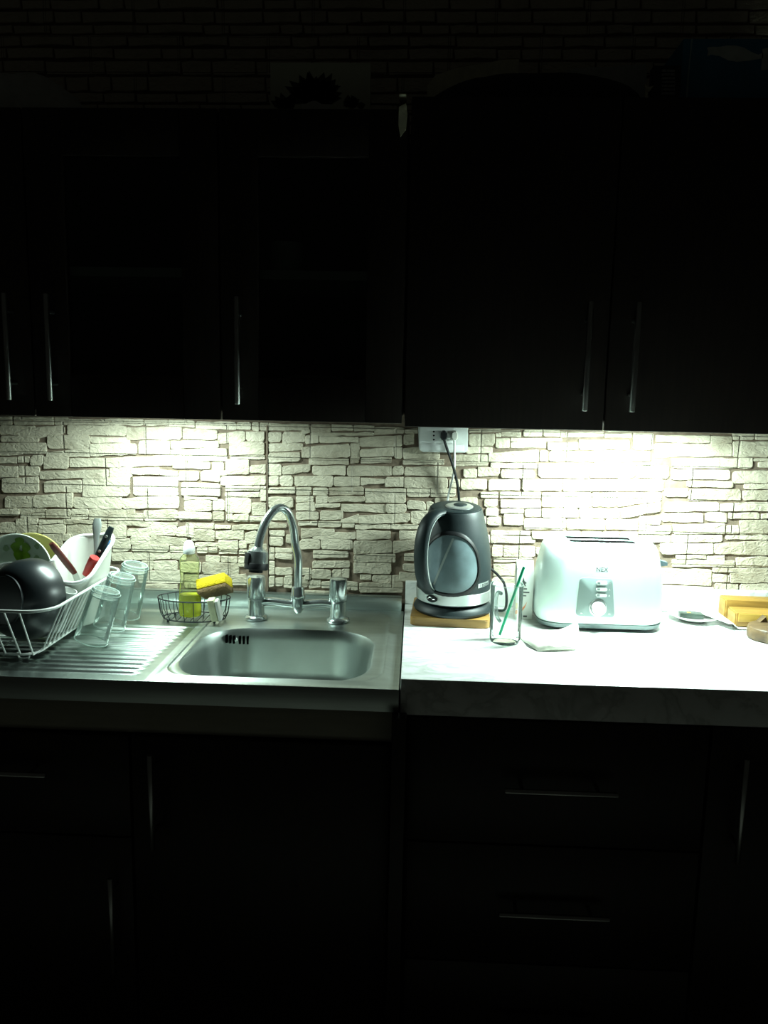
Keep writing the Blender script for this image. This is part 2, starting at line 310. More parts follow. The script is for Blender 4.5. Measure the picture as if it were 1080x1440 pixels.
# wall stones: left x, top y, bottom y, right x, top y, bottom y (pixels of the wall plane)
ST = '''0 586 597 18 586 597|21 586 597 76 587 597|78 587 597 96 587 597|0 598 611 51 599 612|52 601 617 91 598 610|96 598 612 178 599 613|2 613 621 55 613 621|68 612 630 127 612 631|128 614 622 183 615 623|0 623 640 66 623 637|66 636 642 127 631 642|128 624 641 193 624 639|0 643 651 24 643 651|26 642 650 42 642 650|44 641 654 61 640 654|63 642 659 97 641 659|99 645 656 171 643 657|0 655 671 26 656 671|28 655 668 56 656 669|57 663 673 153 660 672|155 658 671 186 656 671|4 673 692 55 670 692|63 677 692 115 675 692|117 673 698 183 671 697|8 698 713 48 698 713|48 697 713 103 693 713|104 699 714 172 699 715|173 701 715 252 697 714|0 716 724 28 716 724|20 714 721 65 716 720|30 722 728 83 723 728|66 717 727 100 716 728|101 716 723 125 716 723|101 724 730 124 724 729|126 716 721 190 716 721|126 722 730 202 722 731|203 718 732 250 717 731|251 720 731 275 718 730|24 730 738 54 729 736|56 731 737 90 731 735|91 730 736 140 732 735|141 732 735 202 733 740|203 734 740 250 735 739|0 735 749 23 735 748|24 738 753 54 738 750|55 739 749 93 736 750|95 737 757 132 737 756|133 737 757 178 738 756|180 744 753 249 739 752|249 742 753 273 739 755|59 751 765 88 751 768|89 751 760 100 751 758|160 758 775 184 757 774|185 753 765 212 754 765|213 753 765 263 757 767|187 767 774 238 766 775|240 768 775 262 768 776|158 777 788 187 777 787|188 776 787 241 777 785|242 778 785 262 778 787|200 788 801 216 788 801|217 789 800 250 788 801|195 803 819 258 802 819|205 821 828 250 821 828|97 589 597 202 590 598|204 591 598 237 591 598|238 591 599 274 592 601|179 601 618 256 600 618|258 602 617 306 605 618|196 620 638 239 620 639|241 620 630 308 620 629|241 632 648 320 631 648|172 643 656 243 640 654|244 649 658 296 650 659|299 650 662 315 650 662|185 658 666 224 657 667|225 660 667 250 663 669|252 663 675 280 663 675|283 662 675 310 662 678|188 671 696 251 670 696|256 678 696 310 680 697|276 593 603 333 594 604|334 594 603 353 594 604|355 594 605 364 594 607|366 595 605 435 597 604|307 610 624 345 606 620|323 621 640 372 621 639|347 607 620 372 607 620|325 641 645 373 641 645|318 646 667 350 646 667|352 655 664 374 653 666|311 662 668 319 662 668|311 670 682 374 669 681|318 683 690 366 683 689|377 608 622 396 608 621|398 607 624 429 607 621|378 624 635 426 624 632|378 637 650 422 636 648|377 652 668 396 653 668|398 656 667 436 653 663|394 669 683 412 669 683|379 670 682 392 669 682|415 670 683 468 669 684|437 597 608 465 597 608|467 597 606 496 598 605|498 598 606 526 599 606|425 604 611 436 604 608|437 609 613 525 608 612|430 613 624 448 611 622|450 614 622 504 615 622|425 629 643 492 624 643|493 624 652 505 623 650|435 645 653 490 645 653|440 655 667 486 655 668|489 655 669 550 656 668|506 616 628 565 612 627|507 632 642 553 629 641|508 644 651 550 643 650|527 601 611 568 602 609|568 612 626 582 610 624|570 604 609 587 602 609|555 629 644 565 629 645|567 631 645 618 626 645|567 647 653 624 646 653|569 657 668 640 656 670|552 656 668 567 655 667|470 671 683 506 671 683|508 672 682 541 674 679|542 671 684 567 671 684|569 671 685 629 672 686|378 686 693 415 685 693|417 686 696 438 685 696|441 686 696 461 686 696|463 686 696 511 684 695|514 687 706 570 687 707|417 698 706 441 698 705|417 708 717 443 706 718|445 698 707 461 697 706|462 699 706 513 698 704|444 708 713 478 708 712|480 709 718 542 710 721|543 709 721 571 709 720|451 718 731 482 718 729|480 731 734 504 723 735|505 725 737 576 722 733|417 720 731 448 720 730|448 733 741 480 733 740|420 734 739 446 733 738|482 735 741 498 735 741|500 738 743 549 738 743|550 737 743 588 738 743|502 744 758 549 747 757|562 746 758 592 747 759|573 703 715 598 706 717|600 705 716 609 706 717|578 719 737 604 718 735|572 687 698 604 687 698|606 687 698 640 687 698|424 743 757 470 744 750|440 751 757 500 748 757|452 757 771 496 760 772|422 758 772 450 758 771|498 761 779 551 759 776|553 761 778 590 758 770|441 774 784 490 776 783|498 780 789 556 779 790|569 779 788 588 778 788|567 793 801 588 793 805|562 804 816 588 806 816|440 789 798 492 789 797|498 791 805 550 791 806|524 809 817 564 809 817|507 808 814 522 808 815|506 820 832 566 818 832|439 800 812 466 802 813|422 799 808 438 799 807|468 801 813 480 801 812|481 800 812 491 800 812|429 809 814 437 809 814|435 816 827 451 815 825|421 811 826 433 812 825|453 818 826 464 817 826|400 810 825 411 809 826|388 813 824 398 812 823|388 798 808 411 798 807|428 830 837 464 831 837|487 817 828 503 819 830|260 704 718 298 703 718|260 720 730 298 721 731|300 719 732 315 720 732|300 703 717 316 702 717|318 700 721 353 700 721|319 723 732 327 722 732|328 724 733 350 722 733|355 707 724 374 707 724|352 726 733 374 726 733|317 693 698 366 692 698|260 697 702 306 700 702|367 684 704 374 684 704|262 735 743 301 736 743|303 738 743 325 739 743|270 745 760 302 745 760|304 747 757 343 744 758|345 750 764 362 745 763|327 739 744 364 738 743|308 759 772 335 760 772|337 760 771 347 760 770|275 763 768 307 764 768|278 770 777 292 770 777|294 770 776 306 769 776|309 774 778 334 773 778|337 773 778 348 773 778|378 699 713 412 699 713|378 716 731 404 718 731|378 733 742 403 737 741|380 746 752 400 746 753|380 755 766 398 755 767|379 770 786 386 770 786|388 770 776 411 771 776|388 778 784 411 778 786|379 789 807 386 789 807|379 810 825 386 810 823|285 791 806 336 792 808|290 781 789 310 782 790|312 782 790 334 783 791|336 782 796 347 783 796|320 809 822 347 807 822|255 790 803 283 791 804|260 807 826 317 809 826|660 604 608 704 603 607|660 610 627 695 610 626|697 610 614 704 609 614|705 605 613 732 605 615|736 605 613 762 605 613|764 605 613 787 606 614|788 607 615 848 607 613|850 609 615 888 609 615|697 617 630 716 616 629|718 622 629 767 621 629|718 616 620 790 617 620|656 629 638 692 629 636|687 637 649 757 632 649|759 634 648 770 634 648|770 622 632 812 622 632|638 640 655 686 640 654|672 657 670 702 657 668|704 660 671 751 661 672|687 674 689 731 674 689|734 674 690 790 674 690|652 660 671 670 659 671|648 674 688 684 674 688|690 651 657 755 652 658|814 618 632 884 619 632|772 634 648 848 634 649|850 634 649 914 635 648|757 652 671 828 652 672|830 652 671 893 652 671|792 674 690 866 674 690|868 673 690 932 674 690|890 609 632 918 610 632|896 652 671 940 655 673|922 612 621 997 612 622|999 612 624 1028 613 622|1030 609 618 1059 609 618|1062 609 618 1080 609 618|920 624 643 1028 624 641|1030 621 642 1080 621 643|945 645 657 1057 644 658|1059 645 648 1080 645 648|1066 650 657 1080 649 657|944 660 674 1026 661 674|1030 663 679 1080 661 679|966 676 684 1030 677 685|1046 681 687 1080 680 687|968 688 703 1041 688 703|1044 690 703 1080 689 703|934 706 719 1010 706 718|1012 709 718 1080 706 718|930 722 733 988 722 734|992 721 732 1021 721 734|1024 721 729 1067 721 729|1070 723 729 1080 722 728|946 738 750 1018 736 750|1040 732 751 1080 731 751|944 752 762 1015 752 761|1020 753 758 1080 753 758|928 764 778 1002 764 778|1004 765 778 1080 760 780|898 739 750 943 739 750|898 752 762 942 753 762|950 780 785 992 781 785|994 782 786 1018 781 788|945 787 796 1032 788 796|1035 784 797 1080 783 797|928 799 820 1000 801 823|1002 807 818 1024 809 818|1026 806 819 1080 804 818|1005 820 830 1037 821 830|1040 821 831 1080 820 831|928 823 830 1003 826 830|1002 798 804 1080 799 803|676 692 699 700 692 699|703 692 700 760 692 700|681 702 712 699 702 712|704 703 713 760 703 713|683 714 724 700 714 725|704 716 721 736 716 721|708 723 737 735 723 738|685 727 738 704 727 738|738 716 726 760 716 726|737 729 744 795 728 744|690 746 751 745 747 752|690 753 763 752 755 763|692 766 782 706 767 782|708 767 782 752 769 782|754 770 780 764 771 780|694 785 789 748 784 789|694 793 809 725 793 809|727 794 808 742 793 808|692 811 828 742 811 828|762 693 712 830 693 713|833 693 712 866 693 712|868 693 712 930 693 704|797 730 744 850 730 745|852 730 744 896 730 745|762 715 727 812 715 727|815 715 728 870 715 728|874 715 728 928 706 718|748 747 756 815 747 757|818 748 757 870 748 757|872 748 757 896 748 757'''
rng = random.Random(4)
def stone_poly(q, jit, px=True):
    xl, tl, bl, xr, tr, br = q; xl -= .55; xr += .55; tl -= .5; tr -= .5; bl += .5; br += .5
    cs = [(xl, tl), (xr, tr), (xr, br), (xl, bl)]; w_, h_ = xr-xl, min(bl-tl, br-tr)
    ch = min(h_*.22, w_*.2, 3.2); pts = []
    for i in range(4):
        p, nx, pv = Vector(cs[i]), Vector(cs[(i+1) % 4]), Vector(cs[i-1])
        a = p+(pv-p).normalized()*ch*rng.uniform(.1, 1.3); b = p+(nx-p).normalized()*ch*rng.uniform(.1, 1.3)
        pts += [a, b]
        L = (nx-p).length; k = int(L//11)
        for j in range(1, k):
            t = j/k
            if ch*1.3 < t*L < L-ch*1.3:
                c = p.lerp(nx, t); c += Vector((rng.uniform(-jit, jit), rng.uniform(-jit, jit))); pts.append(c)
    return pts
def stone_mesh(bm, pts, th, tilt, bev):
    """pts: (x, z) outline in metres on the wall; slab stands th proud of the wall with a soft edge and a slightly tilted face"""
    c = Vector((sum(p[0] for p in pts)/len(pts), sum(p[1] for p in pts)/len(pts)))
    def lay(s, y):
        out = []
        for p in pts:
            d = Vector(p)-c; l = d.length; f = max(.2, (l-s)/l); e = c+d*f
            out.append(Vector((e.x, y+tilt[0]*(e.x-c.x)+tilt[1]*(e.y-c.y) if y < 0 else y, e.y)))
        return out
    return loft(bm, [lay(0, .002), lay(0, -th+bev), lay(bev*1.1, -th)], cap0=False)
quads = [tuple(float(v) for v in s.split()) for s in ST.split('|')]
# stones the appliances hide: fill what is left of the wall strip
occ = {}
for q in quads:
    for x in range(int(q[0])-1, int(q[3])+2):
        t = (x-q[0])/max(1, q[3]-q[0])
        for y in range(int(q[1]+(q[4]-q[1])*t)-1, int(q[2]+(q[5]-q[2])*t)+2): occ[(x, y)] = 1
for y in range(596, 842, 13):
    x = 0
    while x < 1080:
        def free(a): return not any((a, yy) in occ for yy in range(y, y+11, 2))
        if free(x):
            e = x; lim = rng.randint(34, 62)
            while e < 1080 and free(e) and e-x < lim: e += 1
            if e-x >= 16: quads.append((x+1, y, y+11, e-1, y, y+11))
            x = e+1
        else: x += 1
quads = quads[:360]
quads.sort(key=lambda q: -(q[3]-q[0])*(q[2]-q[1]))
rest = B()
for i, q in enumerate(quads):
    pts = []
    for p in stone_poly(q, .9):
        v = P(p.x, p.y, Y=0); pts.append((v.x, v.z))
    big = i < 300
    bm = B() if big else rest
    stone_mesh(bm, pts, rng.uniform(.0035, .0065), (rng.uniform(-.014, .014), rng.uniform(-.04, .04)), .0011)
    if big: obj('stone', bm, 'stone', wall, angle=25)
# beyond the strip: above the wall cabinets (and behind them, left and right) in one piece
z = .90
while z < 2.54:
    h = rng.uniform(.018, .036); x = -1.88
    while x < 1.86:
        l = rng.uniform(.05, .15)
        if z < 1.86 and -1.10 < x < .89: x = .892; continue
        if z < 1.86 and x < -1.10 and x+l > -1.12: l = -1.078-x
        stone_mesh(rest, [(x+.003, z), (x+l*.5, z+rng.uniform(-.003, .003)), (x+l, z+.002), (x+l, z+h-.003), (x+l*.4, z+h-.003+rng.uniform(-.002, .002)), (x, z+h-.004)], rng.uniform(.003, .006), (0, rng.uniform(-.02, .02)), .0015)
        x += l+.003
    z += h+.002
o = obj('stones', rest, 'stone', wall, angle=25); o['kind'] = 'stuff'
# seam between two wall panels
bm = B(); p0 = P(376, 594, Y=0); p1 = P(379.5, 835, Y=0)
prism(bm, [(p0.x-.0016, -.0068, 1.34), (p0.x+.0016, -.0068, 1.34), (p0.x+.0016, -.0068, .92), (p0.x-.0016, -.0068, .92)], (0, .009, 0))
obj('panel_seam', bm, 'mortar', wall)

# ---------------------------------------------------------------- wall cabinets
def bar_handle(parent, p0, p1, off=.03, r=.0055):
    p0, p1 = Vector(p0), Vector(p1); bm = B(); d = (p1-p0); n = d.normalized()
    tube(bm, [p0, p0+n*.001, p1-n*.001, p1], [r*.85, r, r, r*.85], 12)
    for t in (.16, .84):
        c = p0.lerp(p1, t); tube(bm, [c, c+Vector((0, off, 0))], .004, 8)
    return obj('handle', bm, 'brushed', parent, angle=50, label='brushed steel bar handle')
FRONT = -.33
def cabinet(name, label, x0, x1, zb, zt, doors, shelves, group='wall cabinets above the worktops'):
    t = thing(name, label, 'cabinet', ((x0+x1)/2, -.16, zb+.016), group=group)
    Y1, Y0 = -.0085, FRONT+.02
    e = .018; z0 = zb+.016
    bm = B(); box(bm, x0, x0+e, Y0, Y1, z0, zt); obj('side_panel', bm, 'wenge', t)
    bm = B(); box(bm, x1-e, x1, Y0, Y1, z0, zt); obj('side_panel', bm, 'wenge', t)
    bm = B(); box(bm, x0+e, x1-e, Y0, Y1, z0, z0+e); obj('bottom_panel', bm, 'wenge', t)
    bm = B(); box(bm, x0+e, x1-e, Y0, Y1, zt-e, zt); obj('top_panel', bm, 'wenge', t)
    bm = B(); box(bm, x0+e, x1-e, Y1-.006, Y1, z0+e, zt-e); obj('back_panel', bm, 'cab_inside', t)
    for zs in shelves:
        bm = B(); box(bm, x0+e, x1-e, Y0+.005, Y1-.006, zs-.009, zs+.009); obj('shelf', bm, 'shelf_white', t)
    for (a, b, glass, hx) in doors:
        bm = B()
        if glass:
            s = .075
            box(bm, a, a+s, FRONT, Y0-.001, zb, zt, .0015); box(bm, b-s, b, FRONT, Y0-.001, zb, zt, .0015)
            box(bm, a+s, b-s, FRONT, Y0-.001, zb, zb+.088, .0015); box(bm, a+s, b-s, FRONT, Y0-.001, zt-.088, zt, .0015)
        else: box(bm, a, b, FRONT, Y0-.001, zb, zt, .002)
        d = obj('door', bm, 'wenge', t)
        if glass:
            bm = B(); box(bm, a+s-.004, b-s+.004, FRONT+.008, FRONT+.012, zb+.084, zt-.084); obj('glass_pane', bm, 'cabinet_glass', d)
        bar_handle(d, (hx, FRONT-.03, 1.395), (hx, FRONT-.03, 1.605))
    return t
ZL, ZR = 1.362, 1.356
cabinet('wall_cabinet', 'dark wood wall cabinet with one plain and one glass door, left of the sink tap', -1.192, -.4005, ZL, 1.962,
        [(-1.190, -.790, False, -.826), (-.787, -.4015, True, -.741)], [1.657])
cabinet('wall_cabinet', 'narrow dark wood wall cabinet with a single glass door over the tap', -.3985, -.0285, ZL, 1.962,
        [(-.3975, -.0295, True, -.359)], [1.655])
cabinet('wall_cabinet', 'dark wood wall cabinet with two plain doors above the toaster', -.0245, .790, ZR, 1.985,
        [(-.0235, .3755, False, .331), (.3785, .789, False, .423)], [1.66])

# under-cabinet lamps
def lamp(label, xc, yc, L, zt, watts):
    t = thing('under_cabinet_lamp', label, 'lamp', (xc, yc, zt), group='lamps under the wall cabinets')
    bm = B(); box(bm, xc-L/2, xc+L/2, yc-.019, yc+.019, zt-.011, zt, .002); obj('housing', bm, 'white_plastic', t)
    bm = B(); box(bm, xc-L/2+.006, xc+L/2-.006, yc-.014, yc+.014, zt-.0145, zt-.011, .001); obj('diffuser', bm, 'lamp_diffuser', t)
    ld = bpy.data.lights.new('lamp_light', 'AREA'); ld.shape = 'RECTANGLE'; ld.size = L*.85; ld.size_y = .026; ld.energy = watts; ld.color = LAMP_COL
    lo = bpy.data.objects.new('lamp_light', ld); C.objects.link(lo); lo.parent = t; lo.location = (0, 0, -.016)
lamp('slim lamp strip under the glass-door cabinet above the drainer', -.585, -.182, .30, ZL+.016, LEFT_W)
lamp('bright slim lamp strip under the cabinet above the toaster', .475, -.195, .30, ZR+.016, RIGHT_W)

# dishes behind the glass doors
bm = B(); lathe(bm, [(.03,0), (.05,.02), (.062,.045), (.066,.06), (.063,.06), (.058,.045), (.046,.022), (.0,.012)], (0,0,0), 36)
o = tag(obj('bowl', bm, 'shelf_white', local=True), 'pale bowl behind the glass door above the tap', 'bowl'); o.location = (-.225, -.19, ZL+.0345)
bm = B(); lathe(bm, [(.026,0), (.032,.012), (.036,.07), (.034,.07), (.029,.012), (0,.006)], (0,0,0), 28)
o = tag(obj('cup', bm, 'off_white', local=True), 'pale cup on the shelf behind the glass door above the tap', 'cup'); o.location = (-.288, -.2, 1.6645)

# ---------------------------------------------------------------- right worktop and base units
t = thing('worktop', 'white veined marble worktop with a thick front edge, under the toaster', 'worktop', (.6, -.27, .83))
bm = B(); box(bm, -.0165, 1.25, -.5415, -.003, .83, .90, .0015); obj('slab', bm, 'white_marble', t)
bm = B(); box(bm, -.0165, 1.25, -.021, -.003, .9005, .957, .0015); obj('upstand', bm, 'white_marble', t)
bm = B(); box(bm, -.030, -.004, -.575, -.545, .10, .836, .001); tag(obj('filler_panel', bm, 'wenge', origin=(-.017, -.56, .10)), 'narrow dark upright filler board between sink unit and drawers', 'panel')
bm = B(); box(bm, -1.25, 1.25, -.47, -.45, 0, .0995); tag(obj('plinth', bm, 'wenge', origin=(0,-.46,0)), 'dark kickboard along the floor below the base units', 'kickboard')
def base_unit(label, x0, x1, zt, fronts):
    t = thing('base_cabinet', label, 'cabinet', ((x0+x1)/2, -.27, .1), group='base cabinets')
    bm = B(); e = .018
    for a, b in ((x0, x0+e), (x1-e, x1)): 
        bm = B(); box(bm, a, b, -.52, -.02, .10, zt-.002); obj('side_panel', bm, 'wenge', t)
    bm = B(); box(bm, x0+e, x1-e, -.52, -.02, .10, .118); obj('bottom_panel', bm, 'wenge', t)
    bm = B(); box(bm, x0+e, x1-e, -.03, -.02, .118, zt-.002); obj('back_panel', bm, 'cab_inside', t)
    for (kind, z0, z1, h) in fronts:
        bm = B(); box(bm, x0+.0015, x1-.0015, -.54, -.521, z0, z1, .002); d = obj(kind, bm, 'wenge', t)
        bar_handle(d, h[0], h[1])
dh = lambda xc, z: ((xc-.103, -.572, z), (xc+.103, -.572, z))
base_unit('dark drawer unit with long bar handles below the marble worktop', .001, .556, .828,
          [('drawer', .578, .825, dh(.283, .702)), ('drawer', .328, .575, dh(.283, .452)), ('drawer', .105, .325, dh(.283, .215))])
base_unit('dark base cabinet with an upright handle beside the drawers', .558, 1.06, .828,
          [('door', .105, .825, ((.611, -.572, .578), (.611, -.572, .782)))])
base_unit('dark door cabinet with an upright handle under the sink basin', -.530, -.032, .768,
          [('door', .105, .766, ((-.481, -.572, .553), (-.481, -.572, .746)))])
base_unit('dark base cabinet with a drawer over a door under the drainer', -1.05, -.532, .768,
          [('drawer', .560, .766, dh(-.784, .697)), ('door', .105, .557, ((-.565, -.572, .292), (-.565, -.572, .492)))])
bm = B(); box(bm, -1.25, -.0315, -.528, -.505, .7695, .834, .001); tag(obj('apron_board', bm, 'apron_wood', origin=(-.6, -.516, .77)), 'long beige board under the front edge of the steel sink', 'board')

# ---------------------------------------------------------------- sink
SZ = .882
t = thing('kitchen_sink', 'stainless steel sink with one basin and a ribbed drainer', 'sink', (-.6, -.28, .835))
XR, XM, XL, YB, YF = -.0195, -.497, -1.25, -.026, -.549
bx, by, hx, hy = -.272, -.357, .188, .162
NR = 12
def basin_ring(off, z, r=.10): return rrect(bx, by, hx+off, hy+off, r+off, z, NR)
bm = B()
loft(bm, [basin_ring(.004, SZ-.004), basin_ring(0, SZ-.010), basin_ring(-.006, SZ-.03), basin_ring(-.016, SZ-.10), basin_ring(-.030, SZ-.128), basin_ring(-.060, SZ-.140), basin_ring(-.11, SZ-.143, .12)], cap0=False)
bas = obj('basin', bm, 'steel_basin', t, angle=60)
bm = B(); lathe(bm, [(.001,SZ-.1425), (.034,SZ-.1425), (.036,SZ-.141), (.030,SZ-.1405), (.026,SZ-.1415), (.0,SZ-.1415)], (bx, by, 0), 28); obj('drain', bm, 'chrome', bas)
yb = by+hy-.0065
def wally(x):
    r = .094; x0 = bx-hx+.006+r
    return by+hy-.006-r+math.sqrt(max(0, r*r-max(0, x0-x)**2))
for k, px in enumerate((318, 323.5, 329, 337.5, 343, 348.5)):
    c = P(px, 899.5+.03*(px-333), Y=yb); c = P(px, 899.5+.03*(px-333), Y=wally(c.x)); yw = wally(c.x); bm = B()
    prism(bm, [Vector((c.x+dx, wally(c.x+dx)-.0035+(.0016 if dz < 0 else -.0006), c.z+dz)) for dx, dz in ((-.0022,-.010), (.0022,-.010), (.0022,.009), (-.0022,.009))], (0, .006, 0)); obj('overflow_slot', bm, 'hole_shade', bas)
c = P(333.3, 899.5, Y=wally(P(333.3, 900, Y=yb).x)); bm = B(); lathe(bm, [(.0,0), (.005,0), (.004,.004), (0,.005)], M=axis_matrix((c.x, c.y-.002, c.z), (0,-1,0)), n=14); obj('overflow_screw', bm, 'chrome', bas)
# deck round the basin: lofted from the basin edge to the outline of the sheet
def deck_ring(k, z):
    """k 0..1 from basin edge to pressed field edge"""
    a = basin_ring(.004, z); b = rrect((XM+.02+XR-.03)/2, -.285, (XR-.03-XM-.02)/2, .237, .05, z, NR)
    return [p.lerp(q, k) for p, q in zip(a, b)]
bm = B(); rings = [basin_ring(.004, SZ-.004), deck_ring(.12, SZ-.0005), deck_ring(.55, SZ-.0005), deck_ring(.80, SZ-.0005), deck_ring(.90, SZ+.0035), deck_ring(1.0, SZ+.0035)]
o2 = []
for p in deck_ring(1.0, SZ+.0035):
    o2.append(p)
out = rrect((XM+XR)/2, (YB+YF)/2, (XR-XM)/2, (YB-YF)/2, .0015, SZ, NR)
mid = rrect((XM+XR)/2, (YB+YF)/2, (XR-XM)/2-.008, (YB-YF)/2-.006, .02, SZ+.0, NR)
loft(bm, rings+[[p.lerp(q, .5)+Vector((0,0,-.0008)) for p, q in zip(deck_ring(1, SZ+.002), mid)], mid, out], cap0=False, cap1=False)
obj('deck', bm, 'steel', t, angle=60)
bm = B(); nx, ny = 60, 190; g = []
def sstep(a, b, v): v = min(1, max(0, (v-a)/(b-a))); return v*v*(3-2*v)
for i in range(nx+1):
    x = XL+(XM-XL)*(1-(1-i/nx)**1.6); row = []
    for j in range(ny+1):
        y = YF+(YB-YF)*j/ny
        m_ = sstep(-.525, -.513, y)*(1-sstep(-.215, -.203, y))*(1-sstep(-.520-.03*(-.2-y), -.508-.03*(-.2-y), x))
        k = .5-.5*math.cos((y+.52)/.0247*2*math.pi)
        z = SZ + m_*(.0050*k**2-.0020) + .0035*sstep(-.10, -.085, y)*(1-sstep(-.05, -.04, y))
        row.append(bm.verts.new((x, y, z)))
    g.append(row)
for i in range(nx):
    for j in range(ny): bm.faces.new((g[i][j], g[i+1][j], g[i+1][j+1], g[i][j+1]))
obj('drainer', bm, 'steel_drainer', t, angle=60)
bm = B(); box(bm, XL, XR, YF-.0008, YF+.0005, .838, SZ, .0003); obj('front_lip', bm, 'steel', t)
bm = B(); box(bm, XR-.0008, XR, YF, YB, .838, SZ, .0002); obj('side_lip', bm, 'steel', t)
bm = B(); box(bm, XL, XR-.006, YB, YB+.0012, SZ, .918, .0004); box(bm, XL, XR-.006, YB, -.0085, .9165, .918); obj('upstand', bm, 'steel', t)

# tap
TY = -.128
t = thing('kitchen_tap', 'chrome two-handle bridge tap with a gooseneck spout and black nozzle', 'tap', (-.272, TY, SZ))
TZ = SZ+.0005
vx = (-.372, -.175)
for k, x in enumerate(vx):
    bm = B(); lathe(bm, [(.027,0), (.028,.003), (.026,.007), (.020,.010), (.019,.016), (.019,.046), (.021,.050)], (x, TY, TZ), 32); v = obj('valve_body', bm, 'chrome', t)
    if k: f = lambda a, z: 1-.11*(.5+.5*math.cos(6*a))*min(1, max(0, (z-.055)/.015))
    else: f = lambda a, z: 1-.05*(.5+.5*math.cos(3*a+1))*min(1, max(0, (z-.055)/.015))
    bm = B(); lathe(bm, [(.0205,.0505), (.0225,.056), (.0225,.07), (.0225,.098), (.0205,.104), (.010,.106), (0,.1065)], (x, TY, TZ), 48, fn=f); obj('knob', bm, 'chrome', v)
sx = -.2715
bm = B(); tube(bm, smooth_path([(vx[0]+.012, TY, TZ+.040), (-.335, TY, TZ+.043), (sx, TY, TZ+.038), (-.215, TY, TZ+.043), (vx[1]-.012, TY, TZ+.040)], 6), .0105, 14); obj('bridge', bm, 'chrome', t)
bm = B(); lathe(bm, [(.008,.018), (.013,.026), (.016,.036), (.016,.052), (.0175,.054), (.0175,.062), (.016,.064), (.015,.078), (.0125,.082)], (sx, TY, TZ), 28); obj('spout_collar', bm, 'chrome', t)
pts = [Vector((sx, TY, TZ+.075)), Vector((sx, TY, 1.03)), P(415, 765, Y=TY), P(412.5, 742, Y=-.132), P(405, 721, Y=-.14), P(395, 714, Y=-.15), P(384, 719, Y=-.165), P(373, 735, Y=-.18), P(366, 755, Y=-.192), P(362.5, 773, Y=-.2)]
bm = B(); tube(bm, smooth_path(pts, 6), .0098, 18); obj('spout', bm, 'chrome', t)
a, b = P(363, 769, Y=-.199), P(359.5, 805, Y=-.208); M = axis_matrix(a, b-a); L = (b-a).length
bm = B(); lathe(bm, [(.011,0), (.013,.003), (.0235,.010), (.025,.02), (.0255,L*.66)], M=M, n=28); nz = obj('nozzle', bm, 'chrome', t)
bm = B(); lathe(bm, [(.0265,L*.62), (.0272,L*.64), (.0272,L*.86), (.026,L*.88), (.016,L*.885), (.016,L), (0,L)], M=M, n=28); obj('nozzle_ring', bm, 'black_rubber', nz, label='black rubber nozzle ring')
bm = B(); box(bm, -.010, .010, -.0275, -.0225, .014, .040, .002, M=M @ Matrix.Rotation(R(205), 4, 'Z')); obj('spray_button', bm, 'black_rubber', nz)

# ---------------------------------------------------------------- wire caddy with soap and sponges
cxb, cyb = -.516, -.150
t = thing('wire_caddy', 'small oval dark wire basket behind the drainer', 'basket', (cxb, cyb, SZ+.001))
def oval(a, b, z, n=40): return [Vector((cxb+a*math.cos(2*math.pi*i/n), cyb+b*math.sin(2*math.pi*i/n), z)) for i in range(n)]
zb0 = SZ+.006
bm = B(); tube(bm, oval(.086, .050, SZ+.055), .0017, 8, True); obj('rim', bm, 'black_metal', t)
bm = B(); tube(bm, oval(.074, .043, zb0), .0017, 8, True); obj('base_ring', bm, 'black_metal', t)
for i in range(22):
    a = 2*math.pi*i/22; ca, sa = math.cos(a), math.sin(a); bm = B()
    tube(bm, [(cxb+.086*ca, cyb+.050*sa, SZ+.055), (cxb+.081*ca, cyb+.047*sa, SZ+.020), (cxb+.074*ca, cyb+.043*sa, zb0)], .0010, 6); obj('side_wire', bm, 'black_metal', t)
for i in range(-4, 5):
    x = i*.0155; h = .043*math.sqrt(max(0, 1-(x/.074)**2)); bm = B(); tube(bm, [(cxb+x, cyb-h, zb0), (cxb+x, cyb+h, zb0)], .0012, 6); obj('base_wire', bm, 'black_metal', t)
for a in (40, 140, 220, 320):
    bm = B(); lathe(bm, [(0,0), (.003,0), (.003,.0045), (0,.0045)], (cxb+.072*math.cos(R(a)), cyb+.042*math.sin(R(a)), SZ+.0006), 10); obj('foot', bm, 'black_metal', t)

bz = zb0+.0025
t = thing('dish_soap_bottle', 'clear squeeze bottle half full of yellow dish soap with white cap', 'bottle', (-.5245, -.155, bz))
def oe(a, z): return 1-.30*math.sin(a)**2
prof = [(.020,0), (.0255,.003), (.027,.012), (.0265,.045), (.0235,.075), (.0215,.095), (.023,.112), (.0245,.128), (.022,.142), (.014,.151), (.0115,.154), (.0115,.158)]
bm = B(); lathe(bm, prof, (-.5245, -.155, bz), 36, fn=oe); obj('bottle_body', bm, 'bottle_plastic', t)
bm = B(); lathe(bm, [(.018,.0012), (.0238,.004), (.0255,.012), (.0251,.045), (.0243,.055), (0,.0555)], (-.5245, -.155, bz), 36, fn=oe); obj('soap', bm, 'soap_liquid', t, label='bright yellow dish soap')
bm = B(); lathe(bm, [(.0135,.153), (.0138,.156), (.0138,.168), (.012,.171), (.0105,.178), (.005,.184), (.0,.185)], (-.5245, -.155, bz), 28); obj('cap', bm, 'white_plastic', t)

